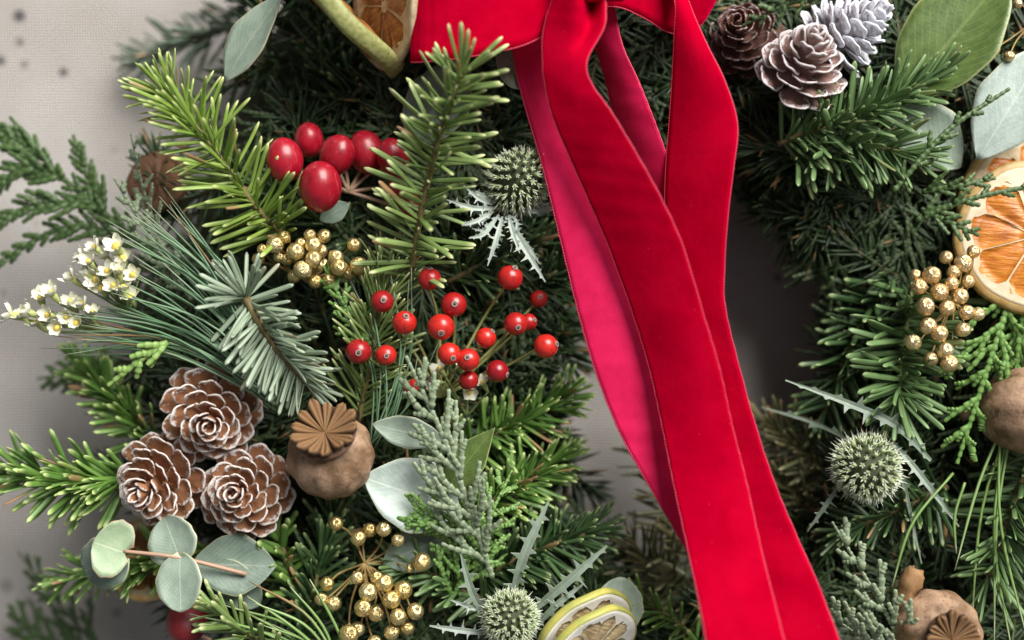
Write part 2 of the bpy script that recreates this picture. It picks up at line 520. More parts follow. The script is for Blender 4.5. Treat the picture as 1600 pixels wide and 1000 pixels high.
def needle_dirs(pts, n, spread=(62, 30), phi_bias=0.0, phi_range=200, tipfan=8, basefan=0, droop=0.0, side_only=False):
    """yield (pos, dir, width-normal, scale)"""
    m = len(pts)
    T = np.gradient(pts, axis=0); T /= np.linalg.norm(T, axis=1)[:, None]
    out = []
    for i in range(n):
        t = .02 + .97 * (i + random.random() * .6) / n
        f = t * (m - 1); k = min(int(f), m - 2); fr = f - k
        pos = pts[k] * (1 - fr) + pts[k + 1] * fr
        F = nrm(T[k] * (1 - fr) + T[k + 1] * fr)
        sd = nrm(np.cross(F, CAMD)) if abs(np.dot(F, CAMD)) < .95 else np.array([1., 0, 0])
        upv = nrm(np.cross(sd, F))
        s = 1 if i % 2 else -1
        # angle around the stem measured from the side towards the viewer
        ph = math.radians(random.uniform(-20, phi_range / 2 - 10) + phi_bias)
        rad = s * math.cos(ph) * sd + math.sin(ph) * upv
        a = math.radians(spread[0] + (spread[1] - spread[0]) * t ** 2 + random.gauss(0, 11))
        d = nrm(F * math.cos(a) + rad * math.sin(a) + droop * np.array([0, 0, -1]))
        sc = random.uniform(.66, 1.1) * (1 - .28 * t ** 3)
        nv = nrm(upv + .5 * F + 0.4 * rng.normal(size=3))
        out.append((pos, d, nv, sc))
    for (cnt, end, sgn) in ((tipfan, -1, 1), (basefan, 0, -1)):
        F = T[end] * sgn
        sd = nrm(np.cross(F, CAMD)); upv = nrm(np.cross(sd, F))
        for i in range(cnt):
            a = math.radians(random.uniform(5, 48 if sgn > 0 else 85)); ph = random.uniform(0, 2 * PI) if sgn > 0 else random.uniform(-.3, PI + .3)
            d = nrm(F * math.cos(a) + (math.cos(ph) * sd + math.sin(ph) * upv) * math.sin(a))
            out.append((pts[end], d, nrm(upv + .3 * rng.normal(size=3)), random.uniform(.55, .85) if sgn > 0 else random.uniform(.75, 1.)))
    return out

def fir(label, stems, mat, nl=80, nw=8, n=100, bends=(-.10, .02, .12), sw=5, twig=None, group=None, name='fir_sprig', **kw):
    stems = stems if isinstance(stems[0][0], (list, tuple)) else [stems]
    p0 = path(stems[0], 20)
    th = thing(name, label, 'evergreen sprig', p0[0], group)
    nms = needle_meshes(mat, nl, nw, bends)
    for st in stems:
        pts = path(st, 26)
        r = np.linspace(sw, sw * .55, len(pts)) * S * (1 + .18 * rng.random(len(pts)))
        v, f = tube_geo(pts, r, 7)
        part('twig', mesh('twig', v, f, twig or TWIG), th)
        for pos, d, nv, sc in needle_dirs(pts, n // len(stems), **kw):
            part('needle', random.choice(nms), th, M4(frame(d, nv), pos, sc))
    return th

def fir_stuff(geo, pts, mat, nl, nw, n, low, **kw):
    v0, f0, t0, s0 = low
    for pos, d, nv, sc in needle_dirs(pts, n, **kw):
        R = frame(d, nv)
        geo.add((v0 * sc) @ R.T + pos, f0, t0)

# ------------------------------------------------------------------ scale-leaved sprays (thuja, cypress)
def scaly(pts, w, up, sides=6, flat=.5):
    """a twig clad in overlapping scale leaves"""
    ln = np.linalg.norm(np.diff(pts, axis=0), axis=1).sum()
    nseg = max(3, int(ln / (w * 1.9)))
    q, r, t = [], [], []
    cum = np.concatenate([[0], np.cumsum(np.linalg.norm(np.diff(pts, axis=0), axis=1))])
    for i in range(nseg):
        for (o, rr, tv) in ((0.0, .70, 0.0), (.5, .92, .35), (.9, 1.0, 1.0)):
            s = (i + o) / nseg
            q.append([np.interp(s * ln, cum, pts[:, c]) for c in range(3)])
            tp = 1 - .45 * s ** 3
            r.append(w * rr * tp * random.uniform(.9, 1.1)); t.append(tv)
    q.append(pts[-1]); r.append(w * .3); t.append(1.0)
    v, f = tube_geo(np.array(q), np.array(r), sides, flat, up)
    return v, f, np.repeat(t, sides)

def branchlet(geo, base, d, nrmv, ln, w, depth, curl, rate=.24, ang=42):
    side = nrm(np.cross(d, nrmv))
    k = 7
    pts = np.array([base + d * ln * s + side * curl * ln * s * s + nrmv * .05 * ln * math.sin(s * 3) for s in np.linspace(0, 1, k)])
    v, f, t = scaly(pts, w, nrmv)
    geo.add(v, f, t)
    if depth > 0:
        nsub = max(2, int(ln / (w * 4.6)))
        for i in range(nsub):
            s = .14 + .74 * (i + .5 * random.random()) / nsub
            f_ = s * (k - 1); j = int(f_); p = pts[j] + (pts[min(j + 1, k - 1)] - pts[j]) * (f_ - j)
            F = nrm(pts[min(j + 1, k - 1)] - pts[j])
            sg = 1 if i % 2 else -1
            a = math.radians(ang + random.uniform(-9, 9))
            sd = nrm(np.cross(F, nrmv))
            dd = nrm(F * math.cos(a) + sg * sd * math.sin(a) + nrmv * random.gauss(0, .10))
            l2 = ln * (.42 - .22 * s) * random.uniform(.7, 1.2)
            branchlet(geo, p, dd, nrmv, l2, w * .9, depth - 1, -sg * .12, rate, ang)

def thuja(label, stems, mat, blen=110, w=5.0, nb=12, depth=1, tilt=.3, name='thuja_sprig', ang=44, group=None, sw=4.0, start=.1):
    stems = stems if isinstance(stems[0][0], (list, tuple)) else [stems]
    th = thing(name, label, 'evergreen sprig', P(*stems[0][0]), group)
    for st in stems:
        pts = path(st, 24)
        nv = nrm(CAMD + tilt * rng.normal(size=3))
        v, f, t = scaly(pts, sw * S, nv)
        part('stem', mesh('stem', v, f, mat, {'t': t}), th)
        total = np.linalg.norm(np.diff(pts, axis=0), axis=1).sum()
        for i in range(nb):
            s = start + (.95 - start) * (i + .3 * random.random()) / nb
            k = min(int(s * 23), 22)
            F = nrm(pts[k + 1] - pts[k])
            sg = 1 if i % 2 else -1
            a = math.radians(ang + random.uniform(-8, 8))
            sd = nrm(np.cross(F, nv))
            d = nrm(F * math.cos(a) + sg * sd * math.sin(a) + nv * random.gauss(0, .14))
            ln = blen * S * (1.0 - .72 * s) * random.uniform(.75, 1.15)
            g = Geo()
            branchlet(g, pts[k], d, nv, ln, w * S, depth, -sg * .18, .24, 35)
            part('branchlet', g.mesh('branchlet', mat), th)
    return th

# ------------------------------------------------------------------ long pine needles
def pine(label, base, tips, mat, w=2.6, jb=8, copies=3, jt=14, arc=.10, name='pine_sprig', group=None):
    th = thing(name, label, 'evergreen sprig', P(*base), group)
    for tip in tips:
        for c in range(copies):
            b = np.array(base, float) + rng.normal(size=3) * np.array([jb, jb, 5])
            e = np.array(tip, float) + rng.normal(size=3) * np.array([jt, jt, 9])
            mid = (b + e) / 2
            dx, dy = e[0] - b[0], e[1] - b[1]
            k = arc * random.uniform(.3, 1.4)
            mid += np.array([-dy * k, dx * k, random.uniform(-4, 16)])
            pts = catmull([P(*b), P(*mid), P(*e)], 12)
            r = w * .5 * S * np.concatenate([np.linspace(.9, 1, 8), np.linspace(.95, .25, 4)])
            v, f = tube_geo(pts, r, 4, .7)
            part('needle', mesh('pine_needle', v, f, mat, {'t': np.repeat(np.linspace(.05, 1, 12), 4)}), th)
    return th

# ------------------------------------------------------------------ leaves
def leaf_mesh(ln, wd, mat, shape='round', cup=.12, bend=.08, thick=.0005, twist=0.0):
    nt_, nu = 18, 10
    vs, u_, v_, e_ = [], [], [], []
    for side in (0, 1):
        for i in range(nt_ + 1):
            t = i / nt_
            tt = min(max(t, .004), .996)
            if shape == 'round': w = (math.sin(PI * tt ** .92)) ** .55
            elif shape == 'heart': w = (math.sin(PI * tt ** .72)) ** .5
            elif shape == 'oval': w = (math.sin(PI * tt)) ** .8
            else: w = (math.sin(PI * tt ** .8)) ** 1.1      # pointed
            w *= wd * .5 * (1 + .022 * math.sin(t * 23 + ln * 900) + .018 * math.sin(t * 9 + wd * 700))
            for j in range(nu + 1):
                u = -1 + 2 * j / nu
                x = u * w
                y = t * ln - (.10 * wd * (abs(u) ** 2) * (1 - t) ** 4 if shape in ('heart', 'round') else 0)
                z = cup * wd * u * u * (w / (wd * .5)) + bend * ln * math.sin(PI * t) * .6 + bend * ln * t * t * .5
                z += .012 * wd * math.sin(7 * t + 2 * u) + twist * x * t
                vs.append((x, y, z - (thick if side else 0)))
                u_.append(u * min(1, .3 + w / (wd * .5))); v_.append(t)
                e_.append(max(abs(u), 1 - min(t, 1 - t) * 9 if min(t, 1 - t) < .11 else 0))
    fs = []
    st = nu + 1; off = (nt_ + 1) * st
    for i in range(nt_):
        for j in range(nu):
            a = i * st + j
            fs.append((a, a + 1, a + st + 1, a + st))
            b = off + a
            fs.append((b, b + st, b + st + 1, b + 1))
        for (j, fl) in ((0, 0), (nu, 1)):
            a = i * st + j; b = off + a
            q = (a, a + st, b + st, b)
            fs.append(q if not fl else q[::-1])
    for (i, fl) in ((0, 1), (nt_, 0)):
        for j in range(nu):
            a = i * st + j; b = off + a
            q = (a, a + 1, b + 1, b)
            fs.append(q[::-1] if fl else q)
    return mesh('leaf', vs, fs, mat, {'u': u_, 'v': v_, 'edge': e_})

def leaf_part(th, base, tip, wd, mat, shape='round', face=(0, 0, 1), cup=.10, bend=.05, name='blade', **kw):
    b, e = P(*base), P(*tip)
    ln = np.linalg.norm(e - b)
    me = leaf_mesh(ln, wd * S, mat, shape, cup, bend, **kw)
    return part(name, me, th, M4(frame(e - b, V(*face)), b))

def leaf(label, base, tip, wd, mat, shape='round', stalk=None, name='eucalyptus_leaf', **kw):
    th = thing(name, label, 'leaf', P(*base))
    leaf_part(th, base, tip, wd, mat, shape, **kw)
    if stalk:
        v, f = tube_geo(path([base, *stalk], 10), 3.2 * S, 6)
        part('stalk', mesh('stalk', v, f, TWIG_G), th)
    return th

# ------------------------------------------------------------------ cones
def cone(label, ctr, R, axis, mat, nsc=42, ang0=0.0, spread=1.0):
    """scales wrap round the axis like rose petals, opening towards the base"""
    c = P(*ctr); A = V(*axis); Rm = R * S
    th = thing('pine_cone', label, 'pine cone', c - A * Rm * .6, 'pine cones on the wreath')
    ex = nrm(np.cross(A, np.array([.2, .3, .9]))); ey = np.cross(A, ex)
    F = M4(np.stack([ex, ey, A], 1), c)
    v, f = lathe([(.05, -.85), (.30, -.7), (.30, -.3), (.2, .05), (.10, .40), (.03, .50)], 12)
    part('core', mesh('core', v * Rm, f, mat, {'edge': np.full(len(v), -.5)}), th, F)
    nt_, nu = 9, 12
    for k in range(nsc):
        g = (k + .3) / (nsc * .80)
        a = ang0 + k * 2.39996 + random.gauss(0, .06)
        rb = .04 + .16 * min(g, 1); hb = .34 - .92 * g
        rt = (.07 + .93 * min(g, 1.05) ** .85) * spread * random.uniform(.95, 1.04)
        ht = hb + (.42 - .20 * g) * random.uniform(.85, 1.1)
        if g > 1: ht -= .22 * (g - 1) * 4
        half = min(1.9, (.17 + .24 * min(g, 1)) / max(rt, .1) * random.uniform(.9, 1.1))
        cr, ch = rt * .92, hb + .22 * (ht - hb)
        grid = np.zeros((nt_ + 1, nu + 1, 3)); ed = np.zeros((nt_ + 1, nu + 1))
        wob = random.uniform(0, 6)
        for i in range(nt_ + 1):
            t = i / nt_
            for j in range(nu + 1):
                u = -1 + 2 * j / nu
                te = t * (1 - .42 * abs(u) ** 3.2)
                r = (1 - te) ** 2 * rb + 2 * te * (1 - te) * cr + te * te * rt
                h = (1 - te) ** 2 * hb + 2 * te * (1 - te) * ch + te * te * ht
                r += .05 * max(0, te - .7) / .3 * (1 - abs(u)) * min(1, g * 2)      # lip turns out
                r *= 1 + .07 * u
                h += .018 * math.sin(3 * u + wob + 5 * t) + .012 * math.sin(9 * u + 2 * wob) * t
                r *= 1 + .018 * math.sin(7 * u + 3 * wob) * t
                w = half * min(1, .35 + 1.1 * t)
                an = a + u * w
                grid[i, j] = (r * math.cos(an), r * math.sin(an), h)
                ed[i, j] = max(t ** 2.8, (abs(u) ** 5) * min(1, t * 1.6))
        nr_ = np.cross(np.gradient(grid, axis=1), np.gradient(grid, axis=0))
        nr_ /= np.maximum(np.linalg.norm(nr_, axis=2), 1e-9)[:, :, None]
        back = grid + nr_ * (.042 * (1 - .25 * ed))[:, :, None] * np.where((nr_ * grid)[:, :, :2].sum(2).mean() > 0, 1, -1)
        vs = np.vstack([grid.reshape(-1, 3), back.reshape(-1, 3)]) * Rm
        st = nu + 1; off = (nt_ + 1) * st; fs = []
        for i in range(nt_):
            for j in range(nu):
                q = i * st + j; fs.append((q, q + st, q + st + 1, q + 1)); b = off + q; fs.append((b, b + 1, b + st + 1, b + st))
            for (j, fl) in ((0, 0), (nu, 1)):
                q = i * st + j; b = off + q; z = (q, b, b + st, q + st); fs.append(z if not fl else z[::-1])
        for j in range(nu):
            q = nt_ * st + j; b = off + q; fs.append((q, b, b + 1, q + 1))
        part('scale', mesh('cone_scale', vs, fs, mat, {'edge': np.concatenate([ed.ravel(), ed.ravel() - .12])}), th, F)
    return th

# ------------------------------------------------------------------ poppy heads
def poppy(label, ctr, R, axis, crown=True, cr=.76):
    c = P(*ctr); A = V(*axis); Rm = R * S
    th = thing('poppy_head', label, 'poppy head', c - A * Rm, 'dried poppy heads')
    ex = nrm(np.cross(A, np.array([.2, .1, .95]))); ey = np.cross(A, ex)
    Rt = np.stack([ex, ey, A], 1)
    prof = [(.10, -1.45), (.13, -1.12), (.30, -1.02), (.55, -.86), (.80, -.58), (.95, -.22), (1.0, .08), (.96, .36), (.83, .62), (.64, .80), (.46, .90), (.40, .96), (.42, 1.02)]
    rp = [tuple(q) for q in catmull(prof, 44)]
    v, f = lathe(rp, 64, lambda a, z: .026 * math.cos(11 * a + .4 * math.sin(3 * z)) + .012 * math.sin(3 * a + 2 * z))
    part('capsule', mesh('capsule', v * Rm, f, POPPY), th, M4(Rt, c))
    if crown:
        nr = 13
        top = c + A * Rm * 1.00
        vd, fd = lathe([(.05, -.02), (.5, -.03), (cr * .93, .04), (cr * .93, .07), (.4, .03), (.04, .02)], 26)
        cp = part('crown', mesh('crown', vd * Rm, fd, CROWN, {'u': np.full(len(vd), .9)}), th, M4(Rt, top))
        # one ray: a ridged petal with a rounded, curled end
        vs, u_ = [], []
        nt_, nu = 9, 8
        for side in (0, 1):
            for i in range(nt_ + 1):
                t = i / nt_
                w = math.tan(PI / nr) * (.04 + t * .93)
                if t > .82: w *= math.sqrt(max(.05, 1 - ((t - .82) / .19) ** 2))
                for j in range(nu + 1):
                    u = -1 + 2 * j / nu
                    z = .03 + .30 * t * t * (1 if t < .85 else 1 - (t - .85) * 1.2) + .17 * max(0, 1 - ((abs(u) - .45) / .55) ** 2) * (.35 + .65 * t) - (.07 if side else 0)
                    vs.append((u * w, t, z)); u_.append(u)
        st = nu + 1; off = (nt_ + 1) * st; fs = []
        for i in range(nt_):
            for j in range(nu):
                a = i * st + j; fs.append((a, a + 1, a + st + 1, a + st))
                b = off + a; fs.append((b, b + st, b + st + 1, b + 1))
            for (j, fl) in ((0, 0), (nu, 1)):
                a = i * st + j; b = off + a; q = (a, a + st, b + st, b); fs.append(q if not fl else q[::-1])
        for j in range(nu):
            a = nt_ * st + j; b = off + a; fs.append((a, a + 1, b + 1, b))
        ray = mesh('ray', np.array(vs), fs, CROWN, {'u': u_})
        for k in range(nr):
            a = 2 * PI * k / nr + .1
            e = math.cos(a) * ex + math.sin(a) * ey
            part('ray', ray, cp, M4(frame(nrm(e + A * random.gauss(.02, .06)), A + .12 * rng.normal(size=3)), top + A * Rm * .02, Rm * cr * random.uniform(.88, 1.08)))
    return th

# ------------------------------------------------------------------ berries
def sphere_geo(nlat=12, nlon=16, sx=1, sz=1, ripple=None):
    prof = [(max(.02, math.sin(PI * i / nlat)) * sx, -math.cos(PI * i / nlat) * sz) for i in range(nlat + 1)]
    return lathe(prof, nlon, ripple)
v, f = sphere_geo(14, 20, 1, .97, lambda a, z: .02 * math.sin(2 * a + 1) + .012 * math.sin(5 * a + 3 * z)); HIP_ME = mesh('hip', v, f, RED)
v, f = lathe([(.20, .93), (.27, .99), (.24, 1.05), (.16, 1.03), (.13, .98)], 10); CAL_RING = (v, f)
_cg = Geo(); _cg.add(*CAL_RING)
CAL_ME = mesh('calyx', _cg.v[0], _cg.f, CALYX_R)
v, f = lathe([(.15, .97), (.12, 1.05), (.05, 1.10), (.02, 1.11)], 8); DOT_ME = mesh('calyx_tip', v, f, CALYX)
v, f = sphere_geo(14, 24, .93, 1.14, lambda a, z: .03 * math.cos(3 * a) + .012 * math.sin(2 * a + 2 * z)); CRAN_ME = mesh('cran', v, f, CRAN); CRAN_DM = mesh('dark_berry', v, f, CRAN_D)
gold_ms = []
for k in range(3):
    rr = random.Random(k)
    v, f = sphere_geo(14, 20, 1, 1.02, lambda a, z, q=rr.uniform(0, 6): .025 * math.sin(2 * a + q) + .015 * math.sin(5 * a + 4 * z))
    gold_ms.append((mesh('gold_berry', v, f, GOLD), mesh('gold_berry', v, f, GOLD_P)))
v, f = lathe([(.16, .95), (.12, 1.04), (.05, 1.12), (.02, 1.14)], 6)
TIP_ME = mesh('tip', v, f, GOLD_W)

def stalk(th, pts, w, mat, name='stalk'):
    v, f = tube_geo(path(pts, 12), w * .5 * S, 5)
    part(name, mesh(name, v, f, mat), th)

def berries(label, root, items, kind, cat, name, stalk_mat, sw=4, dj=14, group=None):
    th = thing(name, label, cat, P(*root), group)
    for it in items:
        x, y, r = it[:3]
        d = it[3] if len(it) > 3 else random.uniform(-dj, dj)
        q = P(x, y, d)
        if kind == 'hip':
            ax = V(*(it[4] if len(it) > 4 else (random.uniform(-.1, .55), random.uniform(-.4, .2), random.uniform(.5, 1.2))))
        elif kind in ('cran', 'dark'):
            ax = V(*(it[4] if len(it) > 4 else (random.uniform(-.3, .3), 1, random.uniform(-.1, .3))))
        else:
            ax = nrm(rng.normal(size=3) + CAMD * .6)
        ex = nrm(np.cross(ax, np.array([.3, .2, .8]))); R = np.stack([ex, np.cross(ax, ex), ax], 1)
        m_ = M4(R, q, r * S * (.92 if kind in ('gold', 'champagne') else 1) * random.uniform(.93, 1.05))
        if kind == 'hip':
            b = part('berry', HIP_ME, th, m_); part('calyx', CAL_ME, b, m_); part('calyx_tip', DOT_ME, b, m_)
        elif kind in ('cran', 'dark'):
            b = part('berry', CRAN_ME if kind == 'cran' else CRAN_DM, th, m_); part('calyx_tip', DOT_ME, b, m_)
        else:
            b = part('berry', random.choice(gold_ms)[1 if kind == 'champagne' else 0], th, m_)
            part('tip', TIP_ME, b, m_)
        # stalk from behind the berry to the root
        bx = (root[0] - x); by = (root[1] - y)
        s1 = (x + bx * .4 + random.uniform(-8, 8), y + by * .4 + random.uniform(-8, 8), min(d, root[2]) * .6 + root[2] * .4 - 6)
        stalk(th, [(x - ax[0] * r * .6, y + ax[2] * r * .6, d - r * .5), s1, root], sw, stalk_mat)
    return th

# ------------------------------------------------------------------ citrus slices
def citrus(label, ctr, R, normal, thick=16, mats=(RIND_O, PITH, PULP), nseg=10, warp=.05, a0=0.0, pith=.90, name='orange_slice', cat='dried slice'):
    c = P(*ctr); A = V(*normal); Rm = R * S; h = thick * S * .5
    th = thing(name, label, cat, c)
    ex = nrm(np.cross(A, np.array([.15, .3, .9]))); ey = np.cross(A, ex)
    Rt = M4(np.stack([ex, ey, A], 1), c)
    def wz(x, y):        # dried slices buckle a little
        a = math.atan2(y, x); r = math.hypot(x, y) / Rm
        return warp * Rm * r * r * math.cos(2 * a + 1.0) + .02 * Rm * r * math.sin(5 * a)
    def warped(v): return np.array([(x, y, z + wz(x, y)) for x, y, z in v])
    sd = 56
    rip = lambda a, z: .012 * math.sin(5 * a + .7) + .008 * math.sin(9 * a)
    v, f = lathe([(pith * Rm, -h * .9), (.97 * Rm, -h), (Rm, -h * .5), (Rm, h * .5), (.97 * Rm, h), (pith * Rm, h * .9)], sd, rip)
    f = f[:-2]
    part('rind', mesh('rind', warped(v), f, mats[0]), th, Rt)
    v, f = lathe([(.01 * Rm, -h * .62), (.5 * Rm, -h * .62), (pith * 1.005 * Rm, -h * .9), (pith * 1.005 * Rm, h * .9), (.86 * Rm, h * .80), (.5 * Rm, h * .62), (.01 * Rm, h * .62)], sd, rip)
    part('pith', mesh('pith', warped(v), f, mats[1]), th, Rt)
    for k in range(nseg):
        aw = 2 * PI / nseg; am = a0 + k * aw + random.gauss(0, .03)
        gap = .022
        vs = []
        for side in (1, -1):
            for i in range(7):
                t = i / 6
                r0 = (.10 + .72 * t)
                half = aw * .5 - gap / max(r0, .12) * .62
                half = max(.02, half) * (1 if t < .85 else (1 - (t - .85) * 2.2))
                for j in range(6):
                    u = -1 + 2 * j / 5
                    a = am + u * half
                    rr = r0 - (.03 * u * u if t > .5 else 0)
                    z = side * h * (.72 + .42 * (1 - u * u) * math.sin(PI * min(1, t * 1.0)) + .06 * random.gauss(0, 1))
                    x, y = rr * Rm * math.cos(a), rr * Rm * math.sin(a)
                    vs.append((x, y, z + wz(x, y)))
        fs = []
        for i in range(6):
            for j in range(5):
                a = i * 6 + j; fs.append((a, a + 6, a + 7, a + 1)); b = 42 + a; fs.append((b, b + 1, b + 7, b + 6))
        ring = [i * 6 for i in range(7)] + [36 + j for j in range(1, 6)] + [i * 6 + 5 for i in range(5, -1, -1)] + [j for j in range(4, 0, -1)]
        for a, b in zip(ring, ring[1:] + ring[:1]): fs.append((a, b, b + 42, a + 42))
        part('segment', mesh('segment', np.array(vs), fs, mats[2]), th, Rt)
    return th

# ------------------------------------------------------------------ sea holly
def spiny_leaf(pp, wd, mat, nsp=7, spike=1.3, seed=0):
    """a stiff toothed bract along a path; teeth are part of its outline"""
    r = random.Random(seed)
    n = 64
    pts = path(pp, n)
    T = np.gradient(pts, axis=0); T /= np.linalg.norm(T, axis=1)[:, None]
    vs, u_, v_, e_ = [], [], [], []
    ph = r.random()
    offs = []
    for i in range(n):
        t = i / (n - 1)
        base = wd * .5 * S * (math.sin(PI * min(.97, .10 + .9 * t)) ** .8 + .06)
        row = []
        for sg in (-1, 1):
            tooth = (t * nsp + ph + (.5 if sg > 0 else 0)) % 1.0
            k = max(0, (tooth - .70) / .30)
            row.append(base * (.9 + spike * 1.5 * k ** 2.2 * (.6 + .8 * r.random())) if .04 < t < .95 else base)
        offs.append(row)
    for side in (0, 1):
        for i in range(n):
            sd = nrm(np.cross(T[i], CAMD)); nv = nrm(np.cross(sd, T[i]))
            t = i / (n - 1)
            l, rr = offs[i]
            for (x, u) in ((-l, -1), (-l * .45, -.5), (0, 0), (rr * .45, .5), (rr, 1)):
                z = .28 * abs(x) - (.0004 if side else 0)
                vs.append(pts[i] + sd * x + nv * z + T[i] * abs(u) * .12 * wd * S)
                u_.append(u); v_.append(t); e_.append(abs(u))
    st = 5; off = n * st; fs = []
    for i in range(n - 1):
        for j in range(4):
            a = i * st + j; fs.append((a, a + 1, a + st + 1, a + st)); b = off + a; fs.append((b, b + st, b + st + 1, b + 1))
        for (j, fl) in ((0, 0), (4, 1)):
            a = i * st + j; b = off + a; q = (a, a + st, b + st, b); fs.append(q if not fl else q[::-1])
    return mesh('bract', vs, fs, mat, {'u': u_, 'v': v_, 'edge': e_}, smooth=False)

_fl = Geo()
def floret_mesh():
    g = Geo()
    v, f = lathe([(.18, -.3), (.34, .2), (.40, .5), (.30, .72), (.08, .80)], 6); g.add(v, f)
    for k in range(5):
        a = 2 * PI * k / 5
        d = np.array([math.cos(a) * .45, math.sin(a) * .45, .9])
        p0 = np.array([math.cos(a) * .24, math.sin(a) * .24, .6])
        v, f = tube_geo(np.array([p0, p0 + d * .28, p0 + d * .62]), [.13, .10, .03], 4); g.add(v, f)
    return g
FLO = floret_mesh()
me = FLO.mesh('floret', [FLORET, FLORET_T])
me.polygons.foreach_set('material_index', [0 if i < 26 else 1 for i in range(len(me.polygons))])
FLO_ME = me
def spike_mesh():
    v, f = tube_geo(np.array([[0, 0, 0], [0, .04, .9], [0, .0, 1.7]]), [.09, .07, .01], 4)
    return mesh('spine', v, f, FLORET_T)
SPINE_ME = spike_mesh()

def sea_holly(label, ctr, R, axis, bracts, elong=None, n=150):
    elong = elong or {808: 1.32, 797: 1.08, 1354: 1.2}.get(ctr[0], 1.1)
    c = P(*ctr); A = V(*axis); Rm = R * S
    th = thing('sea_holly', label, 'thistle', c - A * Rm, 'sea holly thistles')
    ex = nrm(np.cross(A, np.array([.2, .1, .95]))); ey = np.cross(A, ex); Rt = np.stack([ex, ey, A], 1)
    v, f = sphere_geo(12, 18, .80, .80 * elong)
    part('core', mesh('core', v * Rm, f, CORE), th, M4(Rt, c))
    for k in range(n):
        z = 1 - 1.75 * (k + .5) / n
        r = math.sqrt(max(0, 1 - z * z)); a = k * 2.39996
        nl = ex * r * math.cos(a) + ey * r * math.sin(a) + A * z
        pos = c + (ex * r * math.cos(a) + ey * r * math.sin(a) + A * z * elong) * Rm * .84
        R_ = np.roll(frame(nl, A + .01), -1, axis=1)       # make z the outward axis
        F = frame(nrm(nl + .13 * rng.normal(size=3)), A + .013)
        Rz = np.stack([F[:, 0], -F[:, 2], F[:, 1]], 1)
        part('floret', FLO_ME, th, M4(Rz, pos, Rm * .185 * random.uniform(.72, 1.2)))
        if k % 4 == 0 or z < .1:
            j = nrm(nl + .12 * rng.normal(size=3)); F = frame(j, A + .017)
            part('spine', SPINE_ME, th, M4(np.stack([F[:, 0], -F[:, 2], F[:, 1]], 1), pos + nl * Rm * .02, Rm * .19 * random.uniform(.9, 1.3)))
    for i, (pp, wd, mt, ns) in enumerate(bracts):
        part('bract', spiny_leaf(pp, wd * .50, mt, ns, 1.7, seed=i + int(ctr[0])), th)
        for k in range(2 if (mt is SEAH_W and ctr[0] == 808) else 0):          # narrower bracts beside it
            q = [pp[0]] + [(x + random.gauss(0, 8), y + random.gauss(0, 8), d - 6 - 5 * k) for (x, y, d) in pp[1:]]
            q[-1] = tuple(a + (b - a) * .75 for a, b in zip(pp[0], q[-1]))
            part('bract', spiny_leaf(q, wd * .30, mt, ns, 1.8, seed=i + 40 * k + int(ctr[0])), th)
    return th

# ------------------------------------------------------------------ the wreath ring and the mass of greenery behind
RC = (1085, 590)            # ring centre
def ring_pt(th, rr, d):
    """th angle, rr 0 (inner edge) .. 1 (outer edge)"""
    rx = 225 + rr * 590; ry = 355 + rr * 640
    return (RC[0] + rx * math.cos(th), RC[1] - ry * math.sin(th), d)

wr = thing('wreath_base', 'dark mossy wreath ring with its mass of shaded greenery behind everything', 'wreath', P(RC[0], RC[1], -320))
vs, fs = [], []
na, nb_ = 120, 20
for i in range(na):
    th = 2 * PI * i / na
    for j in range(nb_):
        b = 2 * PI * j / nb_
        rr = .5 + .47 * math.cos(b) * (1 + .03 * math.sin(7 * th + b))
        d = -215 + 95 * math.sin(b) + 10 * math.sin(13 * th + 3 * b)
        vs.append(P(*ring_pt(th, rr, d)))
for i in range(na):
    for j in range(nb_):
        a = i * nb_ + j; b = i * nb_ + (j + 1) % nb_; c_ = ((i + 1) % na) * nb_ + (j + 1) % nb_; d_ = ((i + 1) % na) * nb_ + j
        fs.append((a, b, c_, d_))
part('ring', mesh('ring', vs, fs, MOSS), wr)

g = Geo(); g2 = Geo()
low = needle_geo(72 * S, 7 * S, .05, segs=3, sides=4, groove=False)
cnt = 0
while cnt < 760:
    th = random.uniform(0, 2 * PI); rr = random.uniform(.02, 1.0)
    dd = -118 + 60 * math.sin(PI * rr) - random.random() * 70
    p = ring_pt(th, rr, dd)
    if not (-140 < p[0] < 1740 and -140 < p[1] < 1140): continue
    # along the ring, fanning in or out
    tang = np.array([-math.sin(th) * (225 + rr * 590), -math.cos(th) * (355 + rr * 640)]); tang /= np.linalg.norm(tang)
    radl = np.array([math.cos(th), -math.sin(th)])
    out = (rr - .45) * 1.5 + random.gauss(0, .45)
    dr = tang * random.choice((-1, 1)) + radl * out; dr /= np.linalg.norm(dr)
    ln = random.uniform(90, 170)
    if rr < .12 and np.dot(dr, radl) < 0: ln *= .6
    pts = catmull([P(*p), P(p[0] + dr[0] * ln * .5, p[1] + dr[1] * ln * .5, p[2] + 14), P(p[0] + dr[0] * ln, p[1] + dr[1] * ln, p[2] + random.uniform(-22, 16))], 10)
    if cnt % 4 == 3:
        for i in range(9):
            k = 1 + i % 8
            F = nrm(pts[k] - pts[k - 1]); sd = nrm(np.cross(F, CAMD)) * (1 if i % 2 else -1)
            branchlet(g2, pts[k], nrm(F * .7 + sd * .7), CAMD, random.uniform(40, 75) * S, 4.6 * S, 1 if i % 3 == 0 else 0, .1)
        v, f, t = scaly(pts, 4 * S, CAMD); g2.add(v, f, t)
    else:
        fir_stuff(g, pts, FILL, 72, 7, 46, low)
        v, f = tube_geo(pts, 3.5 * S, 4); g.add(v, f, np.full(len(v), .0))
    cnt += 1
def press_back(geo, lim=-72):
    for a in geo.v:
        d = -a[:, 1] / S
        over = np.maximum(0, d - lim)
        a[:, 1] = -(d - over * .8) * S
press_back(g); press_back(g2)
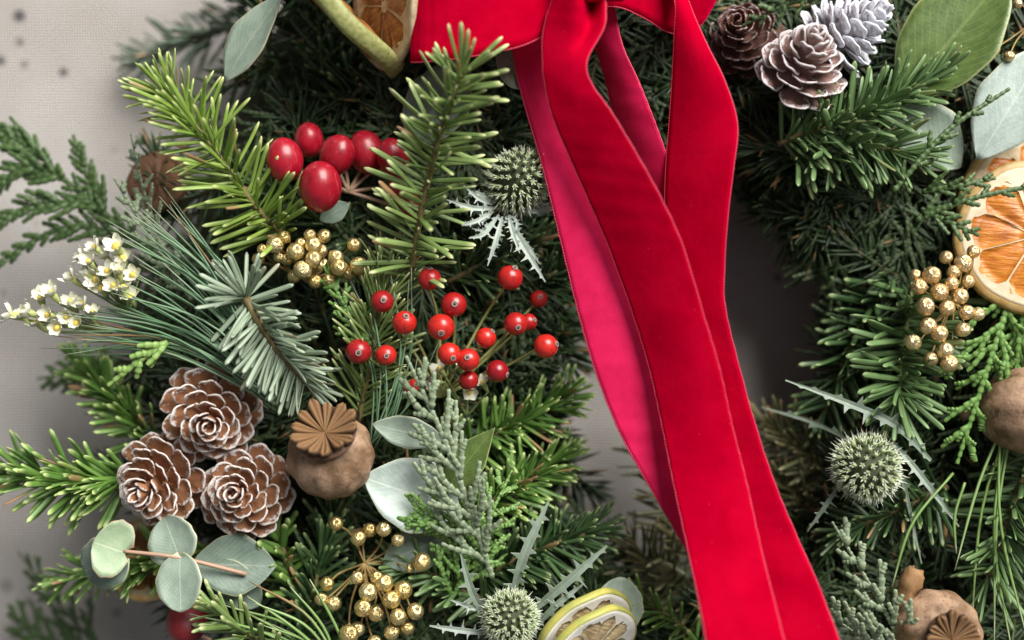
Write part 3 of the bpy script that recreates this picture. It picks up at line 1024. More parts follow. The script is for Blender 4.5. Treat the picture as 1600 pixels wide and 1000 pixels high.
part('background_needles', g.mesh('background_needles', FILL), wr, kind='stuff')
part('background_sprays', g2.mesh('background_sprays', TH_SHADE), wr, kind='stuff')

# ------------------------------------------------------------------ ribbon
def ribbon_part(th, rows, name, front, back, nrow=70, ncol=16, prof=None, edges=True, thick=.00035):
    """rows: (xl, yl, dl, xr, yr, dr, bulge)"""
    rows = np.array(rows, float)
    R = catmull(rows, nrow)
    grid = np.zeros((nrow, ncol, 3))
    for i, (xl, yl, dl, xr, yr, dr, bu) in enumerate(R):
        s = i / (nrow - 1)
        for j in range(ncol):
            u = j / (ncol - 1)
            ex = ey = ed = 0
            if prof:
                ex, ey, ed = prof(s, u)
            ed += .6 * math.sin(31 * s + 2.2 * u + xl) * math.sin(9 * s + 1) + .3 * math.sin(57 * s - 4 * u)
            grid[i, j] = P(xl + (xr - xl) * u + ex + .35 * math.sin(43 * s + xl), yl + (yr - yl) * u + ey, dl + (dr - dl) * u + bu * math.sin(PI * u) + ed)
    du = np.gradient(grid, axis=1); dv = np.gradient(grid, axis=0)
    nr = np.cross(dv, du); nr /= np.maximum(np.linalg.norm(nr, axis=2), 1e-12)[:, :, None]
    if nr[:, :, 1].mean() > 0: nr = -nr
    v = np.vstack([grid.reshape(-1, 3), (grid - nr * thick).reshape(-1, 3)])
    fs, fm = [], []
    off = nrow * ncol
    for i in range(nrow - 1):
        for j in range(ncol - 1):
            a = i * ncol + j
            fs.append((a, a + ncol, a + ncol + 1, a + 1)); fm.append(0)
            b = off + a; fs.append((b, b + 1, b + ncol + 1, b + ncol)); fm.append(1)
        for (j, fl) in ((0, 0), (ncol - 1, 1)):
            a = i * ncol + j; b = off + a
            q = (a, b, b + ncol, a + ncol); fs.append(q if not fl else q[::-1]); fm.append(1)
    o = part(name, mesh(name, v, fs, [front, back], fmat=fm), th)
    if edges:
        for j in (0, ncol - 1):
            ln = grid[:, j] - nr[:, j] * thick * .5
            cum = np.concatenate([[0], np.cumsum(np.linalg.norm(np.diff(ln, axis=0), axis=1))])
            m_ = int(cum[-1] / (1.5 * S))
            q = np.array([[np.interp(s, cum, ln[:, c]) for c in range(3)] for s in np.linspace(0, cum[-1], m_)])
            rad = np.array([1.35 if k % 3 else .8 for k in range(m_)]) * S
            tv, tf = tube_geo(q, rad, 5)
            part('edging', mesh('edging', tv, tf, EDGING), o)
    return o

rb = thing('ribbon_bow', 'red velvet ribbon bow with long tails hanging over the wreath hole', 'ribbon', P(930, -30, 70))
# front tail
def prof1(s, u):
    k = max(0.0, 1 - s / .20)
    k = k * k * (3 - 2 * k)
    # gathered at the knot: a deep groove before the curled right edge
    return (0, 0, k * (38 * math.sin(PI * u * 1.05) - 78 * math.exp(-((u - .74) / .12) ** 2) + 16 * math.exp(-((u - 1) / .1) ** 2)))
ribbon_part(rb, [(890, -60, 70, 940, -60, 80, 8), (864, -5, 84, 946, -5, 96, 6), (849, 45, 92, 944, 42, 112, 4), (847, 90, 94, 917, 94, 120, 3), (850, 125, 92, 924, 130, 122, 3), (862, 180, 86, 955, 175, 126, 3),
                 (889, 245, 80, 1000, 250, 128, 3), (920, 315, 76, 1038, 320, 126, 4), (952, 390, 72, 1068, 388, 122, 5), (988, 490, 70, 1098, 488, 116, 6), (1014, 575, 72, 1124, 575, 110, 7),
                 (1034, 665, 78, 1144, 665, 104, 6), (1052, 755, 92, 1166, 752, 108, 4), (1076, 865, 122, 1190, 860, 128, 3), (1096, 960, 156, 1214, 955, 158, 2), (1112, 1060, 190, 1240, 1060, 192, 2)],
            'tail', VELVET, SATIN, prof=prof1, nrow=110, ncol=22)
# right tail
ribbon_part(rb, [(1010, -70, 40, 1050, -80, 40, 0), (1052, -5, 56, 1074, -5, 44, 4), (1053, 55, 48, 1103, 65, 66, 6), (1050, 115, 36, 1132, 125, 76, 8), (1045, 190, 30, 1152, 195, 84, 8), (1040, 265, 28, 1146, 265, 84, 6),
                 (1038, 330, 26, 1138, 330, 80, 4), (1036, 410, 26, 1132, 410, 74, 3), (1040, 480, 28, 1133, 480, 72, 2), (1060, 585, 32, 1158, 585, 74, 2), (1090, 690, 44, 1188, 690, 82, 2),
                 (1115, 775, 58, 1217, 772, 92, 2), (1140, 845, 74, 1247, 842, 104, 2), (1175, 925, 98, 1282, 922, 124, 2), (1205, 1000, 124, 1311, 998, 148, 2), (1230, 1070, 146, 1340, 1068, 170, 2)],
            'tail', VELVET, SATIN, nrow=100)
# left tail behind, satin side out
ribbon_part(rb, [(800, 70, 0, 900, 30, 20, 0), (808, 120, 10, 905, 100, 26, 2), (824, 180, 22, 920, 170, 34, 4), (846, 255, 34, 945, 245, 44, 4), (872, 360, 40, 975, 350, 50, 3), (904, 490, 44, 1010, 480, 52, 2),
                 (932, 585, 46, 1040, 575, 50, 2), (968, 675, 46, 1075, 660, 42, 2), (1008, 748, 46, 1110, 735, 34, 2), (1050, 820, 48, 1150, 800, 30, 2), (1090, 890, 50, 1190, 870, 30, 2)],
            'tail', SATIN, VELVET, nrow=90)
# inner tail behind, satin side out
ribbon_part(rb, [(900, 0, -20, 960, 10, 10, 0), (925, 60, -24, 972, 70, 16, 4), (945, 125, -26, 998, 128, 22, 8), (958, 180, -26, 1018, 178, 26, 8), (980, 250, -24, 1042, 245, 26, 6), (1010, 340, -20, 1066, 330, 20, 4), (1040, 440, -14, 1096, 430, 14, 2), (1062, 540, -6, 1112, 530, 14, 2)],
            'tail', SATIN, VELVET, nrow=60)
# left bow loop: out to the left and back behind
lrows = [(905, 20, 60, 905, -110, 60, 0), (868, 44, 72, 868, -140, 74, 0), (820, 70, 84, 815, -160, 88, 0), (760, 84, 88, 752, -168, 94, 0), (695, 94, 82, 690, -170, 88, 0), (655, 97, 66, 655, -168, 70, 0), (641, 97, 44, 643, -165, 46, 0), (652, 94, 24, 655, -160, 24, 0), (700, 86, 12, 705, -150, 10, 0), (790, 62, 10, 790, -140, 8, 0), (890, 20, 20, 890, -110, 20, 0)]
ribbon_part(rb, lrows, 'loop', VELVET, SATIN, nrow=90, ncol=18)
# right bow loop, mostly above the picture
rrows = [(930, 10, 50, 930, -110, 50, 0), (970, 12, 44, 975, -130, 60, 0), (1010, 30, 30, 1020, -150, 70, 0), (1050, 52, 10, 1080, -160, 70, 0), (1095, 40, -10, 1150, -150, 50, 0), (1130, -20, -30, 1190, -170, 30, 0)]
ribbon_part(rb, rrows, 'loop', VELVET, SATIN, nrow=50)
# knot wrapped round the middle
krows = [(880, -90, 70, 985, -95, 70, 10), (874, -60, 100, 990, -62, 100, 14), (878, -22, 110, 985, -24, 110, 14), (890, 2, 92, 975, 0, 92, 8), (905, 4, 60, 965, 2, 60, 0)]
ribbon_part(rb, krows, 'knot', VELVET, SATIN, nrow=30)

# ------------------------------------------------------------------ evergreen sprigs
fir('bright yellow-green fir sprig left of the large glossy red berries', [(450, 375, -40), (395, 318, 0), (345, 248, 22), (300, 190, 30), (258, 145, 30)], FIR_BRIGHT, nl=98, nw=7.8, n=155, sw=5, spread=(66, 42), tipfan=10)
fir('green fir sprig standing up over the left ribbon loop', [(640, 440, -20), (655, 345, 20), (678, 245, 42), (700, 172, 72), (722, 116, 98)], FIR_MID, nl=100, nw=9.4, n=125, sw=5.5, spread=(72, 52), tipfan=9, bends=(-.16, -.04, .10))
fir('bright green fir sprig at the left edge beside the brown cones', [(215, 745, -70), (110, 752, -55), (-15, 728, -75)], FIR_GREEN, nl=88, nw=10.2, n=160, phi_bias=20, spread=(58, 40), bends=(.0, .1, .18), sw=5)
fir('shaded green fir sprig above the left edge fir and behind the top cone', [(270, 720, -110), (195, 640, -110), (130, 575, -120)], FIR_GREEN, nl=72, nw=10, n=110, phi_bias=10, spread=(60, 40))
fir('small green fir sprig hanging below the round eucalyptus leaves', [(330, 855, -90), (220, 880, -78), (105, 905, -95)], FIR_GREEN, nl=70, nw=9.5, n=110, spread=(70, 42), phi_bias=5)
fir('pale green fir tip at the bottom edge left of the gold berries', [(470, 1060, -40), (400, 1000, 0), (345, 960, 10)], FIR_MID, nl=80, nw=10, n=46, spread=(60, 30), tipfan=12)
fir('green fir sprig in the middle below the red hips beside the wreath hole', [(690, 700, -80), (790, 670, -70), (880, 620, -85)], FIR_GREEN, nl=80, nw=8.2, n=130, spread=(64, 40))
fir('dense green fir sprig with pale tips right of the grey cypress', [(700, 830, -75), (790, 770, -60), (870, 720, -80)], FIR_GREEN, nl=78, nw=8.2, n=140, spread=(64, 40), phi_bias=12)
fir('dark green fir sprig pointing at the wreath hole above the lime slices', [(740, 905, -60), (840, 860, -45), (925, 830, -65)], FIR_DARK, nl=82, nw=8, n=125, spread=(62, 38))
fir('silvery blue-green fir sprig right of the long pine needles', [(384, 466, 30), (412, 515, 38), (440, 555, 30), (478, 598, 5)], FIR_BLUE, nl=82, nw=9, n=112, spread=(80, 62), tipfan=4, basefan=26, bends=(.04, .14, .22), droop=.3, sw=7, phi_range=120, twig=TWIG)
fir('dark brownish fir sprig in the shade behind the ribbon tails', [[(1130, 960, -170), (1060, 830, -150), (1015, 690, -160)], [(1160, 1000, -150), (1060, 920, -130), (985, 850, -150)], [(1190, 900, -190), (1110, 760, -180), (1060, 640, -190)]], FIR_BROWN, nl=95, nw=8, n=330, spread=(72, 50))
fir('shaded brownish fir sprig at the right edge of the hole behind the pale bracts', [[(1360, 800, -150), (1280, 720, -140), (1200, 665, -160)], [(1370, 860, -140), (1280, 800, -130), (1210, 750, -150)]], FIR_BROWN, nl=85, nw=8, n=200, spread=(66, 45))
fir('dark green fir sprig below the frosted cone at the upper right', [(1215, 225, -40), (1310, 190, -5), (1385, 158, 8), (1465, 118, 10)], FIR_SAGE, nl=82, nw=9.5, n=130, spread=(60, 35), sw=5)
fir('dark fir sprig hanging needles left of the dried orange slice', [(1235, 245, -60), (1330, 225, -25), (1420, 240, -20)], FIR_SAGE, nl=95, nw=10.5, n=85, spread=(76, 45), droop=.35)
fir('fir sprig with pale curved needles above the right hand thistle', [(1425, 455, -75), (1412, 545, -40), (1404, 622, -5)], FIR_SAGE, nl=108, nw=11.5, n=85, spread=(78, 60), tipfan=14, bends=(-.05, .10, .2), twig=TWIG_G, sw=4)
fir('dark fir sprig at the right inside edge of the wreath hole', [(1400, 420, -100), (1340, 520, -95), (1290, 640, -110)], FIR_DARK, nl=88, nw=10, n=85, spread=(66, 45))
fir('dark green fir sprig in the lower right corner', [(1610, 700, -55), (1580, 800, -30), (1545, 900, -10)], FIR_SAGE, nl=108, nw=10.5, n=85, spread=(70, 50), tipfan=8)
fir('dark fir twig between the right thistle and the grey cypress', [(1480, 760, -60), (1400, 800, -50), (1320, 830, -70)], FIR_DARK, nl=80, nw=8, n=80, spread=(66, 40))
fir('blurred grey fir sprig resting near the wall at the upper left', [(440, 20, -245), (330, 55, -262), (225, 92, -275)], FIR_FAR, nl=80, nw=8, n=90, spread=(58, 35))
fir('dark upright fir sprig between the three cones and the gold berries', [(470, 1010, -80), (495, 900, -65), (520, 800, -75)], FIR_DARK, nl=80, nw=9, n=95, spread=(48, 30))
fir('thin needled green sprig behind the red hip berries', [(560, 660, -45), (585, 530, -25), (600, 430, -15)], FIR_MID, nl=92, nw=5, n=120, spread=(48, 25), sw=4)
fir('dark fir sprig in the shade below the citrus slices at the top', [(590, 210, -130), (530, 110, -120), (490, 10, -130)], FIR_DARK, nl=80, nw=8, n=90, spread=(55, 35))
fir('blue green fir sprig between the lower gold berries and thistle', [(780, 950, -45), (690, 905, -38), (620, 880, -45)], FIR_SAGE, nl=66, nw=9, n=80, spread=(60, 40))
fir('little fir tip between the lime slices and the ribbon', [(1110, 1030, -90), (1060, 975, -70), (1005, 940, -65)], FIR_GREEN, nl=70, nw=8.5, n=36, spread=(60, 30), tipfan=6)
fir('dark fir twig between the eucalyptus leaves and the middle gold berries', [(460, 930, -70), (440, 850, -55), (430, 800, -60)], FIR_GREEN, nl=60, nw=12, n=40, spread=(55, 35))
fir('dark fir sprig behind the large red berries near the middle', [(560, 380, -85), (480, 330, -75), (420, 300, -85)], FIR_DARK, nl=85, nw=8, n=90, spread=(62, 40))
fir('fir twig reaching the wreath hole right of the upper thistle', [(700, 440, -90), (780, 400, -85), (850, 370, -100)], FIR_DARK, nl=78, nw=7.5, n=80, spread=(60, 40))

thuja('dark green thuja spray over the linen at the left edge', [[(245, 400, -90), (165, 335, -105), (95, 275, -120), (15, 182, -130)], [(205, 372, -100), (100, 356, -115), (-25, 424, -125)], [(140, 315, -110), (50, 322, -120), (-30, 362, -128)], [(170, 345, -105), (140, 285, -120), (114, 210, -135)], [(100, 280, -120), (40, 262, -125), (-20, 300, -130)], [(70, 250, -122), (30, 225, -128), (-10, 200, -132)]], TH_DARK, blen=58, w=6.2, nb=17, depth=0, tilt=.15, ang=40, sw=6)
thuja('grey green cypress tip rising beside the left fir sprig', [[(300, 470, -30), (235, 370, -25), (178, 278, -15)], [(260, 400, -30), (225, 300, -40), (204, 208, -50)]], TH_GREY, blen=60, w=5, nb=10, name='cypress_sprig')
thuja('tiny bright green cypress tip lying across the pine needles', [(262, 535, 25), (235, 550, 34), (168, 603, 42)], TH_BRIGHT, blen=52, w=6.5, nb=6, depth=0, sw=6.5)
thuja('grey green cypress sprig beside the poppy head at the middle', [(770, 905, 0), (735, 800, 34), (692, 682, 52), (634, 556, 60)], TH_GREY, blen=140, w=6.0, nb=16, depth=1, name='cypress_sprig', sw=6, ang=37, tilt=.15)
thuja('green cypress sprig above the lower thistle', [[(700, 950, -30), (745, 850, 0), (800, 735, -10)], [(745, 880, -20), (700, 820, 10), (640, 800, 20)]], TH_GREEN, blen=100, w=4.8, nb=13, name='cypress_sprig')
thuja('blurred dark thuja spray near the wall in the lower left corner', [[(190, 1050, -220), (110, 965, -235), (28, 862, -245)], [(170, 1060, -225), (80, 1010, -240), (10, 960, -250)]], TH_DARK, blen=110, w=6, nb=12)
thuja('small blurred thuja tip against the wall above the left edge fir', [(230, 560, -170), (130, 580, -190), (58, 592, -205)], TH_DARK, blen=80, w=5.5, nb=9)
thuja('dark thuja twigs reaching across the dried orange slice', [[(1395, 300, 10), (1480, 205, 34), (1578, 138, 40)], [(1430, 345, 15), (1520, 310, 50), (1640, 286, 55)], [(1440, 300, 20), (1500, 290, 50), (1556, 278, 55)], [(1440, 330, 10), (1490, 350, 50), (1530, 368, 52)]], TH_DARK, blen=42, w=5, nb=7, depth=0, sw=5.2)
thuja('shaded thuja spray hanging down the right side of the hole', [[(1340, 200, -75), (1318, 340, -85), (1296, 490, -105)], [(1410, 230, -65), (1392, 350, -70), (1366, 500, -85)], [(1255, 190, -110), (1232, 280, -120), (1205, 350, -135)]], TH_SHADE, blen=100, w=5, nb=13)
thuja('fresh green thuja sprig hanging below the champagne berries', [[(1590, 430, -15), (1548, 560, 12), (1495, 725, 20)], [(1620, 440, -20), (1600, 520, -5), (1585, 590, 0)]], TH_GREEN, blen=120, w=6.2, nb=13, sw=6)
thuja('grey green cypress sprig right of the ribbon end at the bottom', [[(1440, 1080, 0), (1385, 960, 24), (1300, 815, 10)], [(1420, 1060, 10), (1350, 1000, 25), (1270, 945, 20)]], TH_GREY, blen=110, w=6.2, nb=12, name='cypress_sprig')
thuja('fine green thuja tip below the upper gold berries', [(580, 540, -20), (540, 480, 0), (505, 415, 8)], TH_GREEN, blen=60, w=4, nb=10)
thuja('green thuja twig lying over the frosted cones at the top', [(1300, -40, 60), (1230, 5, 70), (1160, 40, 60)], TH_DARK, blen=50, w=4.5, nb=8)

pine('bundle of long blue green pine needles fanning to the left edge', (430, 620, 8), [(172, 342, 5), (196, 338, 15), (222, 322, 10), (245, 345, 20), (262, 320, 5), (250, 400, 20), (205, 420, 10), (120, 455, -5), (90, 498, 0), (75, 525, -20), (130, 520, 10), (160, 480, 15), (185, 440, 15), (110, 545, -30)], PINE, copies=4, w=3.6)
pine('long green pine needles hanging at the right edge', (1590, 600, 0), [(1532, 1015, 20), (1560, 1015, 25), (1585, 1015, 30), (1605, 1010, 30), (1545, 960, 20), (1500, 890, 15)], PINE_L, copies=1, w=5.2, jb=20, arc=.06)
pine('single pale pine needles crossing left of the corner fir', (1488, 748, 30), [(1394, 937, 40), (1470, 860, 30)], PINE_L, copies=1, w=5)
pine('pale green pine needles at the bottom left of the gold berries', (540, 1060, 0), [(388, 930, 20), (462, 905, 25), (300, 970, 20), (350, 945, 15), (420, 960, 25), (405, 985, 20)], PINE_L, copies=2, w=5)
pine('thin green pine needles among the middle red hips', (590, 700, -20), [(560, 420, -5), (600, 400, 0), (640, 430, 0), (520, 470, -5), (660, 540, -10)], PINE, copies=3, w=3.2)

# ------------------------------------------------------------------ leaves
leaf('smooth grey green leaf at the top left behind the fir', (352, 128, -40), (448, -15, -20), 78, EUC, 'pointed', face=(-.4, .2, .8))
leaf('grey blue leaf half hidden behind the upright fir sprig', (730, 90, -50), (640, 235, -60), 100, EUC_D, 'oval')
leaf('small grey leaf peeking between ribbon loop and front tail', (775, 80, -10), (850, 140, 0), 62, EUC_D, 'oval')
e = thing('eucalyptus_sprig', 'eucalyptus twig with round silvery leaves below the three cones', 'leafy twig', P(380, 895, 0))
v, f = tube_geo(path([(385, 897, -5), (282, 872, 20), (193, 861, 24)], 20), np.linspace(3.6, 2.8, 20) * S, 7)
part('stem', mesh('stem', v, f, TWIG_P), e)
leaf_part(e, (196, 863, 24), (146, 846, 34), 92, EUC_G, 'heart', face=(.1, .15, 1), name='leaf')
leaf_part(e, (192, 866, 15), (132, 892, -14), 84, EUC_D, 'heart', face=(.1, .1, 1), name='leaf')
leaf_part(e, (283, 872, 18), (258, 808, 2), 84, EUC, 'heart', face=(-.1, -.2, 1), name='leaf')
leaf_part(e, (282, 870, 22), (284, 956, 32), 74, EUC, 'round', face=(-.15, .15, 1), name='leaf')
leaf_part(e, (300, 880, -8), (432, 884, -26), 96, EUC_D, 'oval', face=(0, .2, 1), name='leaf')
leaf_part(e, (330, 880, -14), (405, 945, -40), 70, EUC_D, 'round', face=(.1, -.1, 1), name='leaf')
leaf('slim grey leaf under the tip of the grey cypress', (694, 688, 5), (582, 662, 14), 50, EUC, 'oval', stalk=[(720, 705, -10)])
leaf('large pale silvery leaf right below the poppy head', (730, 800, -20), (568, 745, 6), 118, EUC_W, 'oval', face=(.1, .1, 1), stalk=[(760, 820, -25)])
leaf('grey blue leaf behind the lower gold berries', (700, 835, -40), (598, 880, -30), 72, EUC_D, 'oval')
leaf('olive green leaf with pointed tip right of the grey cypress', (694, 768, 10), (774, 668, 24), 58, OLIVE, 'pointed', face=(-.2, .1, 1), name='olive_leaf', stalk=[(680, 790, 0)])
leaf('broad green leaf with pale edge at the upper right', (1402, 165, -10), (1575, -40, 20), 145, OLIVE, 'oval', face=(-.45, .1, 1), cup=.12, name='laurel_leaf', stalk=[(1360, 215, -40)])
leaf('pale silvery leaf at the right edge above the orange slice', (1528, 250, -12), (1640, 70, 10), 112, EUC_W, 'oval', face=(-.2, .2, 1))
leaf('grey green leaf in the shade left of the orange slice', (1500, 262, -40), (1395, 165, -35), 104, EUC, 'oval')
leaf('blunt grey leaf standing behind the lime slices', (962, 985, -30), (972, 902, -45), 78, EUC, 'round')
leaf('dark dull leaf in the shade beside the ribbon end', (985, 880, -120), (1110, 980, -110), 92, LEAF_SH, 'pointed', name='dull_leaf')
leaf('small dark green leaf under the lower large red berry', (545, 318, -20), (500, 345, -25), 34, EUC_D, 'oval')

# ------------------------------------------------------------------ citrus
citrus('dried citrus slice with green rind seen edge on at the top', (540, 28, -10), 118, (.70, .69, .08), 30, (RIND_G, PITH_B, PULP_B), 9, .005)
citrus('dried amber citrus slice leaning beside the ribbon loop', (604, 10, -15), 100, (-.80, -.05, .55), 12, (PITH_B, PITH_B, PULP_B), 9, .05)
citrus('brown dried slice hidden behind the bright fir sprig', (248, 285, -92), 54, (-.2, .3, .9), 16, (SLICE_D, SLICE_D, SLICE_D), 9, .06)
citrus('brown dried slice under the small fir sprig at lower left', (238, 872, -120), 74, (.1, .5, .8), 14, (RIND_O, PITH_B, PULP_B), 9, .04)
citrus('dried orange slice at the right edge with pale rim and orange flesh', (1618, 370, 2), 122, (-.22, .12, 1), 18, (RIND_O, PITH, PULP), 8, .07, a0=.75)
citrus('second dried orange slice tucked behind the front orange', (1628, 322, -26), 128, (-.15, .25, 1), 18, (RIND_O, PITH_B, PULP), 9, .05)
citrus('front dried lime slice with white pith at the bottom', (924, 1012, 18), 82, (.50, -.52, .72), 14, (RIND_L, PITH_W, PULP_L), 9, .03, pith=.95, name='lime_slice')
citrus('rear dried lime slice behind the front lime slice', (912, 990, -8), 88, (.50, -.52, .72), 14, (RIND_L, PITH_W, PULP_L), 9, .03, pith=.95, name='lime_slice')

# ------------------------------------------------------------------ cones
cone('brown cone with white tipped scales, topmost of the left three', (327, 655, 6), 76, (.18, -.18, 1), CONE)
cone('brown cone with white tipped scales, leftmost of the left three', (234, 762, 8), 71, (-.24, -.18, .95), CONE, ang0=1.0)
cone('brown cone with white tipped scales, right of the lower pair', (376, 770, 10), 71, (-.08, .10, 1), CONE, ang0=2.2)
cone('pale frosted cone at the upper right beside the ribbon', (1264, 82, 40), 78, (.08, .55, .9), CONE_F, ang0=.6, spread=.84)
cone('white frosted cone behind the pale frosted one', (1345, 38, 5), 76, (.75, .45, .5), CONE_W, ang0=1.6, spread=.84)
cone('dark brown cone in the shade between ribbon and frosted cone', (1158, 48, -40), 70, (-.3, .2, .9), CONE_D, ang0=2.6, spread=.84)

# ------------------------------------------------------------------ poppies
poppy('dried brown poppy head with star crown right of the cones', (518, 714, 10), 67, (-.03, .60, .80))
poppy('round brown poppy head cut by the right edge', (1602, 643, 10), 68, (.75, .1, .55))
poppy('dried poppy head with star crown in the bottom right corner', (1462, 990, 10), 68, (.02, .10, 1), cr=.66)
th = thing('bark_stick', 'short brown bark stick above the bottom right poppy head', 'stick', P(1415, 945, -10))
pp = path([(1404, 948, -12), (1418, 920, 4), (1432, 888, 10)], 10)
v, f = tube_geo(pp, np.array([12, 16, 18, 17, 15, 17, 19, 17, 16, 11]) * S, 11)
v = v + rng.normal(size=v.shape) * 1.6 * S
part('bark', mesh('bark', v, f, BARK), th)

# ------------------------------------------------------------------ berries
berries('cluster of large glossy red berries left of the upright fir sprig', (545, 300, -50),
        [(444, 250, 33, 18, (-.1, 1, .1)), (500, 292, 34, 34, (.02, 1, .25)), (527, 243, 29, 4, (.4, 1, .3)), (482, 219, 25, -34), (572, 238, 33, -44), (614, 246, 26, -8), (624, 297, 22, -16), (640, 322, 18, -40)],
        'cran', 'berries', 'berry_sprig', TWIG_P, sw=6)
berries('spray of small red hip berries in front of the wreath hole', (690, 620, -50),
        [(597, 471, 17.5, 20), (632, 504, 19, 26, (.2, .55, .8)), (671, 436, 18.5, 24, (.05, .9, .4)), (689, 511, 20.5, 36), (709, 476, 19, 24), (702, 553, 18.5, 34), (731, 562, 19, 30), (759, 528, 17, 6, (.5, .5, .3)), (732, 594, 17, 8, (.3, -.8, .2)), (777, 580, 18, 16, (.9, -.3, .4)),
         (560, 549, 19, 30, (.12, -.1, 1)), (603, 555, 16.5, 22), (797, 434, 20, 10, (.3, .6, .4)), (806, 506, 18.5, 14), (826, 503, 14, -8), (853, 541, 18.5, 16, (.9, .2, .5)), (842, 467, 15, -50), (650, 601, 12, 0), (640, 606, 11, -10)],
        'hip', 'berries', 'hip_sprig', STALK_Y, sw=4.5)
berries('dark red berry at the bottom edge below the round leaves', (330, 1000, -70), [(292, 972, 33, -45, (.1, -.6, .7))], 'dark', 'berries', 'berry_sprig', TWIG_P, sw=6)
berries('gold painted berry cluster above the red hips', (480, 440, -40),
        [(410, 390, 10), (404, 405, 11), (430, 383, 15, 12), (444, 371, 12), (462, 393, 15, 14), (470, 380, 10), (484, 367, 10), (490, 383, 14, 14), (506, 369, 13), (502, 392, 12), (490, 405, 15, 18), (503, 413, 12), (525, 402, 14), (530, 418, 15, 16), (473, 422, 15, 18), (460, 432, 12), (493, 440, 12), (553, 382, 12), (561, 415, 16, 10), (571, 432, 11), (545, 426, 13), (515, 436, 11), (448, 405, 11), (436, 402, 10)],
        'gold', 'gold berries', 'gold_berry_sprig', GOLD_W, sw=3)
berries('gold painted berry cluster at the bottom edge left of the thistle', (570, 880, -30),
        [(525, 818, 13, 0), (560, 841, 13, 14), (578, 828, 12), (600, 826, 13), (622, 843, 11), (659, 878, 15, 14), (641, 888, 8), (511, 912, 13), (502, 936, 12), (521, 943, 13), (558, 903, 12), (588, 902, 11), (601, 911, 15, 16), (575, 925, 15, 18), (630, 922, 15, 14), (612, 937, 16, 20), (567, 950, 15, 22), (588, 958, 14), (622, 964, 15, 24), (649, 955, 15, 16), (637, 981, 12), (545, 991, 17, 20), (558, 983, 14), (612, 988, 13), (585, 1004, 13)],
        'gold', 'gold berries', 'gold_berry_sprig', GOLD_W, sw=3)
berries('pale champagne gold berry cluster beside the orange slice', (1490, 470, 0),
        [(1430, 429, 10, 24), (1456, 430, 15, 34), (1436, 448, 14, 34), (1468, 456, 15, 40), (1478, 402, 11, 20), (1505, 411, 15, 30), (1521, 393, 11, 20), (1512, 440, 11, 22), (1487, 443, 12, 34), (1500, 463, 13, 36), (1446, 479, 16, 42), (1480, 481, 13, 40), (1510, 488, 13, 34), (1528, 491, 12, 30), (1450, 509, 14, 40), (1427, 535, 14, 34), (1468, 521, 14, 40), (1505, 515, 13, 32), (1477, 548, 14, 38), (1455, 561, 12, 30), (1483, 568, 15, 36), (1490, 425, 11, 30)],
        'champagne', 'gold berries', 'gold_berry_sprig', GOLD_W, sw=3)
berries('few tiny gold berries at the right edge beside the broad leaf', (1620, 30, -20), [(1555, 78, 9, 10), (1577, 88, 9.5, 10), (1590, 6, 9, 0)], 'champagne', 'gold berries', 'gold_berry_sprig', GOLD_W, sw=2.5)

# ------------------------------------------------------------------ sea holly
sea_holly('green thistle with white feathery bracts behind the ribbon', (808, 284, -10), 48, (.35, .55, .75),
          [([(775, 325, -5), (740, 325, 10), (698, 312, 14)], 16, SEAH_W, 5), ([(772, 330, -5), (745, 345, 12), (722, 352, 16)], 14, SEAH_W, 4), ([(780, 335, 0), (757, 365, 14), (733, 372, 18)], 14, SEAH_W, 5),
           ([(785, 338, 0), (775, 375, 16), (762, 415, 18)], 15, SEAH_W, 5), ([(790, 338, 0), (818, 385, 14), (852, 440, 12)], 20, SEAH_W, 7), ([(795, 335, 0), (800, 360, 12), (812, 395, 16)], 14, SEAH_W, 4), ([(815, 330, -10), (850, 330, -10), (880, 320, -20)], 14, SEAH_W, 5), ([(770, 320, -5), (748, 310, 12), (725, 290, 12)], 13, SEAH_W, 4)])
sea_holly('pale thistle head at the bottom edge beside the lime slices', (797, 966, 20), 44, (.05, .30, 1),
          [([(760, 965, 0), (738, 925, 20), (720, 866, 26)], 24, SEAH, 5), ([(800, 930, -5), (822, 860, 14), (857, 784, 10)], 30, SEAH, 6), ([(825, 960, -5), (885, 910, 14), (948, 853, 12)], 28, SEAH, 6), ([(830, 985, -5), (870, 945, 10), (912, 912, 10)], 20, SEAH, 5), ([(765, 990, 0), (720, 985, 14), (672, 978, 14)], 18, SEAH_W, 5), ([(765, 950, 0), (740, 950, 10), (705, 938, 10)], 16, SEAH_W, 4)])
sea_holly('greyish thistle head on the right side of the wreath', (1354, 730, 10), 53, (-.15, -.05, 1),
          [([(1455, 720, 10), (1400, 665, 26), (1330, 632, 24), (1228, 594, 16)], 24, SEAH, 8), ([(1395, 690, 0), (1440, 745, 20), (1498, 822, 26)], 20, SEAH, 7), ([(1380, 690, -10), (1405, 730, -5), (1440, 880, -10)], 16, SEAH, 6), ([(1330, 690, -30), (1270, 660, -80), (1190, 636, -100)], 12, SEAH, 2), ([(1310, 760, -10), (1290, 790, -5), (1262, 830, -20)], 14, SEAH, 5)])

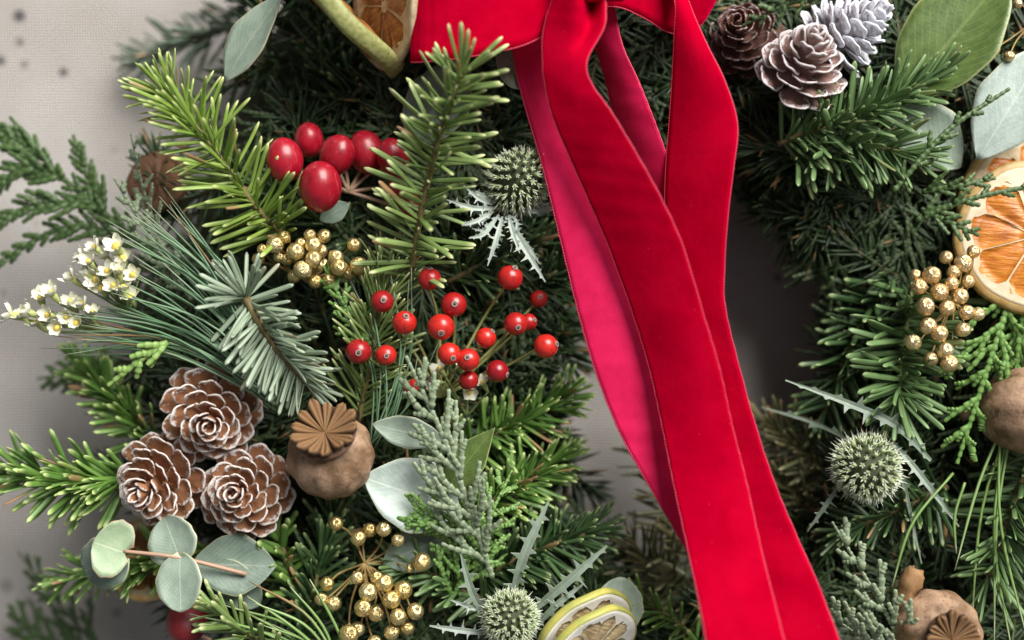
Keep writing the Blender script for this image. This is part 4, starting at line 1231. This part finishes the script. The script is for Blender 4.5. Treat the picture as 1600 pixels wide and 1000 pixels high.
# ------------------------------------------------------------------ white wax flowers
def petal_mesh():
    vs = []; nt_, nu = 6, 4
    for i in range(nt_ + 1):
        t = i / nt_
        w = .42 * math.sin(PI * min(.98, .12 + .84 * t)) ** .6
        for j in range(nu + 1):
            u = -1 + 2 * j / nu
            vs.append((u * w, t, .32 * t * t + .18 * u * u * t))
    fs = [(i * 5 + j, i * 5 + j + 1, i * 5 + j + 6, i * 5 + j + 5) for i in range(nt_) for j in range(nu)]
    return mesh('petal', vs, fs, PETAL)
PETAL_ME = petal_mesh()
v, f = sphere_geo(6, 8, .30, .34); YEL_ME = mesh('flower_centre', v, f, YELLOW)
v, f = lathe([(.06, -1.2), (.20, -.8), (.32, -.2), (.26, .05)], 8); CAL_G = mesh('flower_cup', v, f, BUDG)

def flowers(label, root, spots, r=18, name='wax_flower_sprig'):
    th = thing(name, label, 'flowers', P(*root), 'small white flowers')
    for (x, y, ax) in spots:
        d = root[2] + random.uniform(18, 40)
        A = V(ax[0] + random.gauss(0, .2), ax[1] + random.gauss(0, .2), ax[2])
        ex = nrm(np.cross(A, np.array([.3, .2, .8]))); ey = np.cross(A, ex)
        c = P(x, y, d); R = np.stack([ex, ey, A], 1)
        rr = r * random.uniform(.85, 1.15)
        cup = part('flower_cup', CAL_G, th, M4(R, c, rr * S))
        part('flower_centre', YEL_ME, cup, M4(R, c + A * rr * S * .12, rr * S))
        op = random.uniform(.2, .75)
        for k in range(5):
            a = 2 * PI * k / 5 + random.gauss(0, .12)
            e = math.cos(a) * ex + math.sin(a) * ey
            part('petal', PETAL_ME, cup, M4(frame(nrm(e + A * op), A - e * op), c + e * .12 * rr * S, rr * S * random.uniform(.85, 1.1)))
        q = c - A * 1.1 * rr * S
        pts = catmull([q, (q + P(*root)) / 2 + CAMD * -.0005, P(*root)], 8)
        v, f = tube_geo(pts, 1.6 * S, 4); part('stalk', mesh('stalk', v, f, TWIG_G), th)
    return th
up = (-.3, .7, .55); lf = (-.8, .35, .45)
flowers('upper spray of tiny white flowers with yellow centres at left', (200, 490, -20),
        [(150, 388, up), (128, 400, lf), (182, 386, up), (192, 404, up), (166, 402, up), (168, 424, (-.2, .3, 1)), (137, 428, lf), (152, 436, (-.3, .2, 1)), (186, 426, up), (178, 446, (0, .3, 1)), (114, 436, lf), (194, 452, up), (160, 452, (-.2, .4, 1)), (208, 430, up), (140, 410, (-.3, .3, 1)), (205, 465, (.2, .5, .8))])
flowers('lower spray of tiny white flowers reaching the left edge', (175, 520, -30),
        [(82, 460, up), (64, 468, up), (112, 474, up), (46, 488, lf), (18, 492, lf), (76, 492, (-.3, .2, 1)), (60, 506, lf), (105, 494, (-.2, .3, 1)), (130, 478, up), (90, 512, (-.4, -.1, 1)), (34, 494, lf), (145, 490, up), (120, 505, (-.2, .1, 1))])
flowers('few white flowers tucked below the red hip berries', (730, 650, -50),
        [(688, 578, up), (722, 572, up), (733, 612, (0, .2, 1)), (680, 598, lf), (755, 600, up)], r=16)
